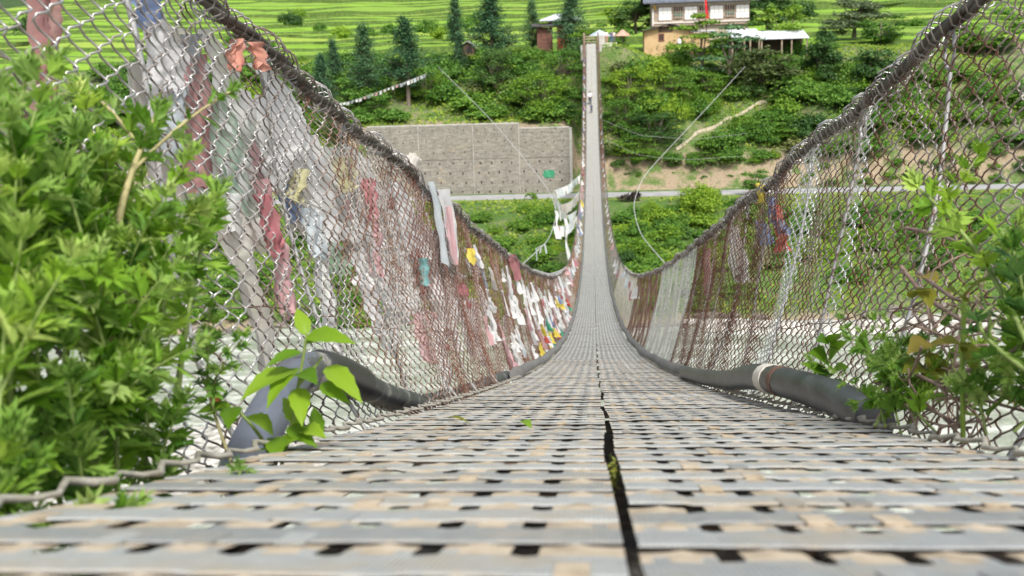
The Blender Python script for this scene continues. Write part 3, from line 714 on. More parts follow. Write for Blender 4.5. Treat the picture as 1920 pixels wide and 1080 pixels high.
# ------------------------------------------------------------------ stay cables and strings of prayer flags
def curve(P, n):
    P = np.array(P, float); u = np.linspace(0, len(P)-1, n); o = np.stack([np.interp(u, range(len(P)), P[:, i]) for i in range(3)], -1)
    for _ in range(n//6): o[1:-1] = (o[:-2]+2*o[1:-1]+o[2:])/4
    return o
def cable(name, label, cat, pts, r, mat='wirecable'):
    b = MB(); b.tube(curve([at(*p) for p in pts], 48), r, 5); return tag(b.build(name, M[mat], None, True), label, cat)
cable('stay_cable', 'thin stay cable running down past the concrete wall left of the bridge', 'cable', [(822,126,151),(925,228,126),(1030,355,104),(1045,400,92),(1030,450,80),(978,497,63)], .032)
cable('stay_cable', 'thin stay cable running down over the shrubs right of the bridge', 'cable', [(1397,125,151),(1300,230,126),(1205,330,106),(1186,385,94),(1200,440,82),(1246,493,64)], .032)
cable('stay_cable', 'fine pale line strung low beside the bridge above the bank shrubs', 'cable', [(1135,262,120),(1200,292,122),(1290,300,126),(1400,292,130)], .012)
cable('stay_cable', 'fine pale line strung beside the bridge across the upper shrubs', 'cable', [(1130,225,126),(1200,254,128),(1300,262,132),(1400,250,136)], .012)
def flag_string(label, pts, n, w, h, cols, sagv=.0, tails=0):
    P = curve([at(*p) for p in pts], 40); root = thing('flag_string', label, 'flags', tuple(P[0]), None)
    b = MB(); b.tube(P, .02, 4); relink(b.build('cord', M['wirecable'], root), root)
    L = np.linspace(1, 38, n)
    for i, l in enumerate(L):
        k0 = int(l); f = l-k0; p = P[k0]*(1-f)+P[min(k0+1, 39)]*f; T = P[min(k0+1, 39)]-P[k0]; T = T/np.linalg.norm(T)
        ww, hh = w*random.uniform(.7, 1.1), h*random.uniform(.6, 1.25)
        v = np.linspace(-.5, .5, 5)[None, :, None]; y = np.linspace(0, 1, 5)[:, None, None]; sw = np.array([random.uniform(-.3, .3), random.uniform(-.3, .3), -1])
        G = p+T*v*ww+sw*y*hh+np.array([0, .12, 0])*np.sin(v*7+y*3+i)*w*y
        b = MB(); b.grid(G); relink(b.build('flag', CL[random.choice(cols)], root, True), root)
    return root
W3 = ['white', 'white', 'white', 'cream', 'paleblue']
flag_string('uppermost white flag string between the stay cable and the bridge', [(1040,357,103),(1066,347,104),(1096,320,106)], 13, .55, .75, W3)
flag_string('shaggy white flag string looped just below the uppermost one', [(1036,360,102),(1052,385,100),(1072,378,100),(1097,346,101)], 16, .6, .9, W3)
flag_string('white flag string sagging steeply from the stay cable above the road edge', [(1040,370,98),(1052,398,97),(1066,404,96),(1080,395,97)], 8, .5, .8, W3)
flag_string('long white flag string reaching the bridge at the bank shrubs', [(1040,424,86),(1062,424,87),(1080,408,88),(1095,384,90)], 12, .62, .85, ['white', 'white', 'cream', 'rose', 'paleblue'])
flag_string('lowest flag string meeting the left fence at its dip', [(1000,505,58),(1030,514,57),(1050,508,57),(1074,492,58)], 8, .55, .6, ['cream', 'paleyellow', 'white', 'grey'])
flag_string('tiny tuft of white flags on the lower stay cable', [(1005,466,73),(1012,462,74),(1022,458,75)], 4, .35, .7, ['white', 'paleblue'])
flag_string('faded flag string sloping between the pines left of the bridge', [(610,198,146),(660,190,147),(710,172,148),(760,154,149),(800,138,150)], 26, .42, .42, ['white', 'white', 'white', 'pink', 'paleblue', 'cream', 'grey'])
for (p, q, lab) in [((1042,395,96), (1048,440,92), 'long pale streamer hanging left of its twin below the flag strings'), ((1060,410,92), (1066,488,84), 'long pale streamer hanging right of its twin below the flag strings')]:
    A, B = at(*p), at(*q); b = MB(); s_ = np.linspace(0, 1, 12)[:, None, None]; v = np.linspace(-.5, .5, 3)[None, :, None]
    b.grid(A+(B-A)*s_+np.array([.22, 0, 0])*v*(1+.4*np.sin(s_*9))+np.array([.08, .1, 0])*np.sin(s_*8)); tag(b.build('streamer', CL['veil'], None, True), lab, 'streamer')

# ------------------------------------------------------------------ far bank: retaining wall, houses, gate, people
def on_ground(px, py, d0=140, d1=185):
    r = ray(px, py); ds = np.arange(d0, d1, .1); e = r[2]*ds-terrain(r[0]*ds, ds)
    i = np.argmax(e < 0) if (e < 0).any() else -1
    return np.array([r[0]*ds[i], ds[i], r[2]*ds[i]])
def build_wall():
    m, t, bs = mat_new('rubble concrete wall'); v = coords(t)
    n1 = noise(t, 1.1, 8, .78, coords(t, (.6, 1, 3.2))); vo = node(t, 'ShaderNodeTexVoronoi', inp={'Scale': 2.3, 'Randomness': 1}); t.links.new(coords(t, (1, .2, 1.5)), vo.inputs['Vector'])
    base = ramp(t, n1, [(.34, (.16, .145, .12)), (.5, (.26, .24, .20)), (.66, (.36, .335, .285))])
    st = ramp(t, vo.outputs['Distance'], [(.0, (.50, .475, .42)), (.2, (.33, .31, .27)), (.42, (.21, .195, .165))])
    sep = t.nodes.new('ShaderNodeSeparateColor'); t.links.new(vo.outputs['Color'], sep.inputs[0])
    f = ramp(t, sep.outputs[0], [(.5, (0, 0, 0)), (.7, (.8, .8, .8))])
    c = mixc(t, f, base, st)
    sx = t.nodes.new('ShaderNodeSeparateXYZ'); t.links.new(coords(t), sx.inputs[0])
    n3 = noise(t, 1.1, 5, .7, coords(t, (1, 1, .3)))
    c = mixc(t, ramp(t, n3, [(.5, (0, 0, 0)), (.75, (.55, .55, .55))]), c, (.13, .12, .10))
    n4 = noise(t, .35, 4, .6, v); c = mixc(t, ramp(t, n4, [(.62, (0, 0, 0)), (.75, (.5, .5, .5))]), c, (.42, .32, .20))
    t.links.new(c, bs.inputs['Base Color']); bs.inputs['Roughness'].default_value = .95
    bump(t, bs, vo.outputs['Distance'], .5, .08)
    hole = plain('weep hole', (.015, .013, .012), .9)
    Y = 141.0; s = Y/FPX
    zA = at(880, 234, Y)[2]; zB = at(1020, 240, Y)[2]; zM = at(880, 299, Y)[2]
    w = thing('retaining_wall', 'grey stone and concrete retaining wall of four bays behind the road', 'wall', (-18, Y, -18))
    pxs = [691, 786, 888, 974, 1069]; tops = [243, 238, 230, 240]; bases = [372, 368, 366, 364]
    mid = [303, 300, 297, 294]
    for i in range(4):
        x0, x1 = at(pxs[i], 300, Y)[0]+(.05 if i else 0), at(pxs[i+1], 300, Y)[0]-.05
        zt = zB if i == 3 else zA; zm = zM; zb = -18.5
        for nm, za, zc, off in (('upper', zm+.05, zt, .03), ('lower', zb, zm-.0, 0)):
            b = MB(); cx = (x0+x1)/2
            b.box((cx, Y+.45+off, (za+zc)/2), (x1-x0, .9, zc-za), 0)
            if nm == 'upper': b.box((cx, Y+.49, zc+.04), (x1-x0, .92, .08), 1)
            rows = 3 if nm == 'upper' else 4
            for r_ in range(rows):
                zz = za+(zc-za)*(r_+.55)/rows+.05
                for q in range(4 if nm == 'lower' else 5):
                    xx = x0+(x1-x0)*(q+.5+.25*(r_ % 2)-.1+random.uniform(-.06, .06))/(4.3 if nm == 'lower' else 5.2)
                    sz = .20 if nm == 'lower' else .12
                    b.box((xx, Y+off+.02, zz+random.uniform(-.08, .08)), (sz*random.uniform(.7, 1.1), .06, sz*random.uniform(1.0, 1.7)), 2)
            relink(b.build('wall_bay', [m, M['concrete'], hole], w), w)
        if i < 3:
            b = MB(); xx = at(pxs[i+1], 300, Y)[0]; b.box((xx, Y+.5, (zb+zt)/2), (.10, .86, zt-zb), 0); relink(b.build('joint_strip', M['concrete'], w), w)
    b = MB(); xx = at(1069, 300, Y)[0]; b.box((xx+.12, Y+.5, (zb+at(1069, 240, Y)[2])/2), (.32, 1.04, at(1069, 240, Y)[2]-zb), 0); relink(b.build('wall_end', M['concrete'], w), w)
    p = at(1029, 326, Y-.02); b = MB()
    X, Z = np.meshgrid(np.linspace(-.7, .75, 7), np.linspace(-.5, .5, 5)); b.grid(np.stack([p[0]+X+.12*np.sin(Z*7), Y-.06+.03*np.sin(X*6+Z*4), p[2]+Z-.12*X+.1*np.sin(X*5)], -1))
    tag(b.build('green_sheet', plain('green sheet', (.04, .26, .13), .7), None), 'ragged green sheet hanging on the concrete retaining wall', 'sheet')
build_wall()

def wall_box(b, x0, x1, y0, y1, z0, z1, mat=0): b.box(((x0+x1)/2, (y0+y1)/2, (z0+z1)/2), (x1-x0, y1-y0, z1-z0), mat)
def build_farmhouse():
    Y = 180.0
    P = lambda px, py: at(px, py, Y)
    x0, x1 = P(1224, 40)[0], P(1405, 40)[0]; zb = 0.0
    h = thing('farmhouse', 'large traditional farmhouse with rows of white panelled windows behind the bridge end', 'house', ((x0+x1)/2, Y, zb))
    z = lambda py: P(1314, py)[2]
    plaster = mat_noise('ochre plaster', [(.3, (.42, .35, .27)), (.7, (.58, .50, .40))], 1, .9)
    timber = mat_noise('painted timber', [(.3, (.20, .13, .09)), (.5, (.36, .28, .21)), (.75, (.48, .41, .33))], 1.6, .7, cs=(1, 1, 3))
    white = plain('white panel', (.86, .86, .84), .6, 0, .03); dark = plain('dark opening', (.025, .02, .018), .6)
    green = plain('green baluster', (.05, .16, .12), .6); gold = plain('gold paint', (.62, .36, .04), .5); cream = plain('cream post', (.66, .62, .55), .7)
    b = MB(); wall_box(b, x0+.1, x1-.1, Y+.25, Y+9, zb-1, z(46)); relink(b.build('lower_wall', plaster, h), h)
    b = MB(); wall_box(b, x0, x1, Y, Y+9.2, z(46)+.02, z(-6)); relink(b.build('upper_wall', timber, h), h)
    sc = Y/FPX
    for (pa, pb) in ((1235, 1259), (1283.5, 1307), (1331.5, 1355.5), (1380, 1404)):
        xa, xb = P(pa, 30)[0], P(pb, 30)[0]
        dy = (1314-(pa+pb)/2)*.055*0
        zc0, zc1 = z(36+dy), z(11.5+dy)
        f = MB(); wall_box(f, xa-.08, xb+.08, Y-.10, Y-.003, zc0-.12, zc1+.12)
        fr = relink(f.build('window', timber, h), h)
        g = MB()
        for i in range(3):
            for j in range(2):
                ww = (xb-xa)/3; hh = (zc1-zc0)/2
                cx, cz = xa+ww*(i+.5), zc0+hh*(j+.5); a_, c_ = ww*.455, hh*.46
                g.box((cx, Y-.12, cz), (2*a_, .05, 2*c_))
                a = np.linspace(0, math.pi, 9); 
        o = g.build('pane', white, fr); 
        rg_ = MB()
        for i in range(3):
            for j in range(2):
                cx, cz = xa+(xb-xa)/3*(i+.5), zc0+(zc1-zc0)/2*(j+.5); a = np.linspace(0, 2*math.pi, 13)
                rg_.tube(np.stack([cx+.13*np.cos(a), 0*a+Y-.15, cz+.17*np.sin(a)], -1), .018, 4, 0, False)
        rg_.build('painted_ring', plain('ochre ring', (.6, .45, .2), .7), fr)
        for ch in fr.children: ch.matrix_parent_inverse = Matrix.Translation(-Vector(h.location)) @ Matrix.Identity(4) if False else Matrix.Identity(4)
    for (pa, pb) in ((1263, 1280), (1311, 1329), (1359, 1377)):
        xa, xb = P(pa, 30)[0], P(pb, 30)[0]; zc0, zc1 = z(32), z(9); zm = z(21)
        f = MB(); wall_box(f, xa, xb, Y-.06, Y-.003, zc0, zc1, 0)
        n = 4
        for i in range(n):
            cx = xa+(xb-xa)*(i+.5)/n; w_ = (xb-xa)/n*.62
            a = np.linspace(0, math.pi, 9); ring = np.stack([cx+w_/2*np.cos(a), 0*a+Y-.08, zc1-.42+.26*np.sin(a)], -1)
            ring = np.vstack([[[cx+w_/2, Y-.08, zm+.1]], ring, [[cx-w_/2, Y-.08, zm+.1]]]); c_ = ring.mean(0); k = len(ring)
            f.add(np.vstack([ring, [c_]]), [[(q+1) % k, q, k, k] for q in range(k)], 1)
            f.lathe([(.02, zc0+.1), (.10, zc0+.25), (.12, zc0+.5), (.05, zc0+.75), (.07, zm-.03), (.02, zm)], (cx, Y-.10, 0), 8, 2)
        wall_box(f, xa-.05, xb+.05, Y-.16, Y-.06, zm-.03, zm+.05, 0); wall_box(f, xa-.05, xb+.05, Y-.18, Y-.06, zc0-.08, zc0+.06, 0)
        relink(f.build('balcony_window', [timber, dark, green], h), h)
    for nm, za, zc, mt, pr in (('sill_band', z(42), z(39), cream, .14), ('plinth_band', z(47), z(45), timber, .22), ('lintel_band', z(8.6), z(7.4), cream, .2)):
        b = MB(); wall_box(b, x0-.05, x1+.05, Y-pr, Y-.004, za, zc); relink(b.build(nm, mt, h), h)
    for r_ in range(2):
        b = MB(); n = 46
        for i in range(n):
            b.box((x0+(x1-x0)*(i+.5)/n, Y-.26-.22*r_, z(6-r_*3.6)), (.16, .42, .2), 0)
        wall_box(b, x0-.1, x1+.1, Y-.22-.22*r_, Y-.003, z(4.6-r_*3.6), z(3.8-r_*3.6), 1)
        relink(b.build('bracket_cornice', [cream, gold], h), h)
    b = MB(); wall_box(b, x0-.12, x0+.16, Y-.12, Y+.4, z(47), z(14)); relink(b.build('corner_post', cream, h), h)
    b = MB(); wall_box(b, x0+.2, x0+.42, Y-.42, Y-.05, z(15), z(7)); relink(b.build('gilded_bracket', gold, h), h)
    ro = mat_noise('slate blue roof', [(.3, (.06, .07, .09)), (.7, (.16, .18, .22))], 2, .6)
    b = MB(); e = 1.6; zr = z(1.5)
    rx0, rx1, ry0, ry1 = x0-e, x1+e, Y-1.05, Y+10.2; my = (ry0+ry1)/2
    for (ya, yb, za, zb_) in ((ry0, my, zr, zr+3.4), (ry1, my, zr, zr+3.4)):
        b.grid([[[rx0, ya, za], [rx1, ya, za]], [[rx0, yb, zb_], [rx1, yb, zb_]]], 0)
        b.grid([[[rx0, ya, za-.22], [rx1, ya, za-.22]], [[rx0, yb, zb_-.22], [rx1, yb, zb_-.22]]], 1)
    b.grid([[[rx0, ry0, zr], [rx1, ry0, zr]], [[rx0, ry0, zr-.22], [rx1, ry0, zr-.22]]], 0)
    for xx in (rx0, rx1):
        b.grid([[[xx, ry0, zr], [xx, my, zr+3.4], [xx, ry1, zr]], [[xx, ry0, zr-.22], [xx, my, zr+3.18], [xx, ry1, zr-.22]]], 0)
    relink(b.build('roof', [ro, M['darkwood']], h), h)
    # red banner on its pole
    t = thing('banner', 'tall red banner on a pole in front of the white windowed farmhouse', 'banner', tuple(P(1316, 40)))
    p = P(1314.5, 0); p[1] -= 5; b = MB(); b.tube([[p[0], p[1], -1.5], [p[0], p[1], p[2]+2.5]], .05, 6); relink(b.build('pole', M['wood'], t), t)
    q = P(1320, 34); v, y = np.meshgrid(np.linspace(0, 1, 6), np.linspace(0, 1, 16))
    wd = .45*(.35+.65*y)
    b = MB(); b.grid(np.stack([p[0]+.05+v*wd+y**2*.25, p[1]+.12*np.sin(v*5+y*7), (p[2]+2)*(1-y)+(q[2]-.2)*y], -1)); relink(b.build('cloth', plain('banner red', (.62, .02, .03), .8), t, True), t)
build_farmhouse()

def gable_house(name, label, x0, x1, y0, y1, zb, ze, zr, wallm, roofm, ridge='y', over=.7, extra=None):
    h = thing(name, label, 'house', ((x0+x1)/2, y0, zb))
    b = MB(); wall_box(b, x0, x1, y0, y1, zb-2, ze)
    mx = (x0+x1)/2
    if ridge == 'y':
        b.add([[x0, y0, ze], [x1, y0, ze], [mx, y0, zr-.15], [x0, y1, ze], [x1, y1, ze], [mx, y1, zr-.15]], [[0, 1, 2, 2], [4, 3, 5, 5]])
    relink(b.build('wall', wallm, h), h)
    b = MB(); t = .14
    if ridge == 'y':
        sl_ = (zr-ze)/(mx-x0)
        for sg in (-1, 1):
            xa = x0-over if sg < 0 else x1+over; za = ze-over*sl_
            L = [[xa, y0-over, za], [mx, y0-over, zr], [mx, y1+over, zr], [xa, y1+over, za]]
            U = [[p[0], p[1], p[2]+t] for p in L]
            b.add(L+U, [[0, 1, 2, 3], [4, 7, 6, 5], [0, 4, 5, 1], [2, 6, 7, 3], [0, 3, 7, 4]])
    relink(b.build('roof', roofm, h), h)
    return h
ochre = mat_noise('ochre rammed earth', [(.3, (.44, .29, .14)), (.7, (.62, .43, .24))], 1.2, .95)
tin = mat_noise('pale tin roof', [(.3, (.50, .53, .57)), (.7, (.74, .76, .78))], 1.5, .45, .1, .3, .02, (3, .4, 1))
darkroof = mat_noise('dark plank roof', [(.3, (.03, .028, .028)), (.7, (.09, .08, .08))], 2, .8)
def small_window(h, x, y, z, w, hh, fm, gm):
    b = MB()
    for (cx, cz, sx_, sz_) in ((x, z+hh/2, w+.14, .12), (x, z-hh/2, w+.2, .12), (x-w/2, z, .12, hh), (x+w/2, z, .12, hh), (x, z, .07, hh)):
        b.box((cx, y-.06, cz), (sx_, .12, sz_))
    f = relink(b.build('window', fm, h), h)
    g = MB(); g.box((x, y-.012, z), (w, .03, hh)); g.build('pane', gm, f)
dk = plain('dark glass', (.03, .025, .025), .3)  # near black colour for panes and the hut doorway
def build_outbuildings():
    Y = 172.0; P = lambda px, py: at(px, py, Y)
    x0, x1 = P(1208, 75)[0], P(1331, 75)[0]
    # ochre outbuilding: gable toward the river at its left end, long eave to the right
    h = gable_house('outbuilding', 'ochre mud walled outbuilding with a dark plank gable below the farmhouse', x0, P(1300, 75)[0], Y, Y+5, P(1255, 90)[2], P(1255, 57)[2], P(1255, 45.5)[2], ochre, darkroof)
    red = plain('brown red window frame', (.26, .10, .07), .7)
    z = P(1240, 70); small_window(h, z[0], Y, z[2], .75, 1.0, red, dk)
    z = P(1248, 55); b = MB(); b.box((z[0], Y-.05, z[2]), (2.2, .1, .8)); relink(b.build('attic_boards', M['darkwood'], h), h)
    b = MB(); wall_box(b, P(1301, 75)[0], x1, Y+.6, Y+4.5, P(1310, 92)[2], P(1310, 62)[2]); relink(b.build('side_wall', ochre, h), h)
    b = MB(); xa, xb = P(1301, 60)[0]-.5, x1+.8; za = P(1310, 58)[2]
    b.box(((xa+xb)/2, Y+2.5, za), (xb-xa, 5.4, .16)); relink(b.build('side_roof', tin, h), h)
    # white thing by the outbuilding
    p = P(1272.5, 84); p[1] -= 1; b = MB(); b.lathe([(.01, 0), (.32, .03), (.36, .35), (.26, .75), (.12, .95), (.14, 1.02), (.02, 1.05)], (p[0], p[1], p[2]), 12)
    tag(b.build('sack', plain('white sack', (.74, .74, .74), .8), None, True), 'white sack standing against the ochre outbuilding', 'sack')
    # low white-roofed lean-to shed
    Y2 = 170.0; Q = lambda px, py: at(px, py, Y2)
    for (pa, pb, pt, pw, lab) in ((1426, 1514, 62, 73, 'open lean-to shed with a flat white tin roof on posts'), (1372, 1424, 59, 71, 'small hut under a pale tin roof next to the open shed')):
        xa, xb = Q(pa, 70)[0], Q(pb, 70)[0]; za, zc = Q((pa+pb)/2, pw)[2], Q((pa+pb)/2, pt)[2]; zb = terrain((xa+xb)/2, Y2+2)
        h = thing('shed', lab, 'shed', ((xa+xb)/2, Y2, float(zb)))
        L = [[xa-.1, Y2-.6, za], [xb+.2, Y2-.6, za+.0], [xb+.1, Y2+4.2, zc+.35], [xa-.3, Y2+4.2, zc+.35]]; U = [[p[0], p[1], p[2]+.12] for p in L]
        b = MB(); b.add(L+U, [[0, 3, 2, 1], [4, 5, 6, 7], [0, 1, 5, 4], [1, 2, 6, 5], [2, 3, 7, 6], [3, 0, 4, 7]]); relink(b.build('roof', tin, h), h)
        for f in (.02, .45, .66, .98):
            b = MB(); b.box((xa+(xb-xa)*f, Y2-.3, (za+zb-1.5)/2), (.22, .22, za-zb+1.5)); relink(b.build('post', M['wood'], h), h)
        b = MB(); wall_box(b, xa, xb, Y2+3.6, Y2+3.8, zb-1, za+.6); relink(b.build('rear_wall', M['darkwood'], h), h)
        b = MB(); wall_box(b, xa+(xb-xa)*.1, xb-.2, Y2-.1, Y2+.15, zb-1.5, zb+.9 if zb+.9 < za else zb+.3); relink(b.build('low_wall', M['concrete'], h), h)
    # small red house with white hipped roof and its dark annex
    Y3 = 184.0; R = lambda px, py: at(px, py, Y3)
    x0, x1 = R(1028, 50)[0], R(1066, 50)[0]; ez = R(1050, 37)[2]
    h = thing('cottage', 'small orange red cottage under a white hipped roof half hidden by a cypress', 'house', ((x0+x1)/2, Y3, -.5))
    orr = mat_noise('orange red paint', [(.3, (.40, .09, .04)), (.7, (.58, .20, .10))], 1.5, .8)
    b = MB(); wall_box(b, R(1044, 50)[0], x1, Y3, Y3+5, -1.5, R(1050, 49)[2]); relink(b.build('wall', orr, h), h)
    b = MB(); wall_box(b, x0, x1+.3, Y3+.1, Y3+5, R(1050, 49)[2], R(1050, 40)[2]); relink(b.build('upper_wall', plain('pale plaster', (.56, .56, .55), .8), h), h)
    b = MB(); n = 9
    cs = [(.5, .06, .08), (.05, .30, .22), (.62, .5, .1), (.05, .30, .30), (.6, .62, .66)]
    ms = [plain('frieze colour %s' % 'abcde'[i], c, .7) for i, c in enumerate(cs)]
    for i in range(n): b.box((x0+(x1-x0)*(i+.5)/n, Y3+.04, R(1050, 44)[2]), ((x1-x0)/n*.86, .12, .42), i % 5)
    relink(b.build('painted_frieze', ms, h), h)
    b = MB(); e0, e1, y0, y1 = R(1012, 40)[0], R(1090, 40)[0], Y3-1.5, Y3+7; zt = R(1050, 25)[2]
    V = [[e0, y0, ez], [e1, y0, ez], [e1, y1, ez], [e0, y1, ez], [e0+2.6, Y3+2.6, zt], [e1-2.6, Y3+2.6, zt]]; V2 = [[p[0], p[1], p[2]-.18] for p in V[:4]]
    b.add(V+V2, [[0, 1, 5, 4], [1, 2, 5, 5], [2, 3, 4, 5], [3, 0, 4, 4], [6, 7, 1, 0], [9, 8, 7, 6], [7, 8, 2, 1], [8, 9, 3, 2], [9, 6, 0, 3]])
    relink(b.build('roof', tin, h), h)
    z = R(1054, 62); small_window(h, z[0], Y3, z[2], .7, .9, plain('orange frame', (.55, .25, .08), .7), dk)
    h2 = thing('annex', 'dark brown timber annex left of the orange red cottage', 'shed', (R(1026, 60)[0], Y3-2, -.5))
    xa, xb = R(1008, 60)[0], R(1036, 60)[0]
    b = MB(); wall_box(b, xa, xb, Y3-2.6, Y3-.2, -1.5, R(1025, 52)[2]); relink(b.build('wall', mat_noise('red brown boards', [(.3, (.10, .04, .03)), (.7, (.22, .10, .07))], 2, .8), h2), h2)
    L = [[xa-.9, Y3-3.3, R(1020, 51)[2]], [xb+.3, Y3-3.3, R(1020, 51)[2]], [xb+.3, Y3+.3, R(1020, 45)[2]], [xa-.9, Y3+.3, R(1020, 45)[2]]]; U = [[p[0], p[1], p[2]+.12] for p in L]
    b = MB(); b.add(L+U, [[0, 3, 2, 1], [4, 5, 6, 7], [0, 1, 5, 4], [1, 2, 6, 5], [2, 3, 7, 6], [3, 0, 4, 7]]); relink(b.build('roof', darkroof, h2), h2)
    # little field hut at the terrace edge
    Y4 = 183.0; R = lambda px, py: at(px, py, Y4); xa, xb = R(865, 90)[0], R(889, 90)[0]; zb = -1.2
    h = gable_house('field_hut', 'tiny dark field hut at the edge of the terraces between two conifers', xa, xb, Y4, Y4+2.2, zb, R(877, 86)[2], R(877, 78)[2], M['darkwood'], mat_noise('grey thatch', [(.3, (.16, .16, .17)), (.7, (.30, .30, .31))], 3, .9), over=.35)
    z = R(880, 93); b = MB(); b.box((z[0], Y4-.02, z[2]), (.9, .08, 1.0)); relink(b.build('doorway', dk, h), h)
build_outbuildings()

def build_gate():
    Y = 156.4; P = lambda px, py: at(px, py, Y)
    g = thing('bridge_gate', 'weathered timber gate with two posts and rails at the far bridge end', 'gate', (0, Y, 1))
    for x in (-.98, .98):
        b = MB(); b.box((x, Y, 1.6), (.22, .22, 2.3)); relink(b.build('gate_post', M['wood'], g), g)
    for zz in (1.45, 1.85, 2.2):
        b = MB(); b.box((0, Y-.02, zz), (1.74, .08, .15)); relink(b.build('gate_rail', M['wood'], g), g)
    b = MB(); b.box((0, Y+3.4, -.1), (3.0, 6.2, 2.3)); tag(b.build('far_abutment', M['concrete']), 'concrete block carrying the far end of the footbridge', 'abutment')
    Y = 160.0; P = lambda px, py: at(px, py, Y)
    x0, x1 = P(1120, 84)[0], P(1157, 84)[0]
    h = thing('viewing_terrace', 'white plastered viewing terrace beside the far bridge gate', 'terrace', ((x0+x1)/2, Y, 0))
    wm = mat_noise('pale plaster terrace', [(.3, (.50, .48, .44)), (.7, (.70, .68, .64))], 1.5, .9)
    b = MB(); wall_box(b, x0, x1, Y, Y+3.6, -2.5, P(1140, 80)[2]); relink(b.build('base_wall', wm, h), h)
    b = MB(); wall_box(b, x0+.02, P(1134, 84)[0], Y-.03, Y+.22, P(1130, 90)[2], P(1130, 66)[2]); relink(b.build('parapet', M['concrete'], h), h)
    # parasols
    for (px, py, wpx, m, lab, dd) in ((1124, 56, 44, (.36, .42, .50), 'pale grey blue market parasol beside the far bridge gate', 163), (1167, 55, 30, (.42, .24, .18), 'reddish brown market parasol right of the viewing terrace', 164)):
        p = at(px, py, dd); r_ = wpx*dd/FPX/2; t = thing('parasol', lab, 'parasol', (p[0], dd, 0)); zt = p[2]
        b = MB(); a = np.linspace(0, 2*math.pi, 9); rr = np.linspace(.03, 1, 5)[:, None]
        b.grid(np.stack([p[0]+r_*rr*np.cos(a), dd+r_*rr*np.sin(a), zt-.95*rr**1.15+0*a], -1)[:, ::-1]); b.grid(np.stack([p[0]+r_*rr*np.cos(a), dd+r_*rr*np.sin(a), zt-.03-.95*rr**1.15+0*a], -1))
        relink(b.build('canopy', mat_noise('parasol cloth '+lab[:4], [(.3, tuple(c*.8 for c in m)), (.7, tuple(min(1, c*1.5) for c in m))], 1.2, .8), t), t)
        b = MB(); b.tube([[p[0], dd, -.5], [p[0], dd, zt]], .05, 6); relink(b.build('pole', M['wood'], t), t)
build_gate()

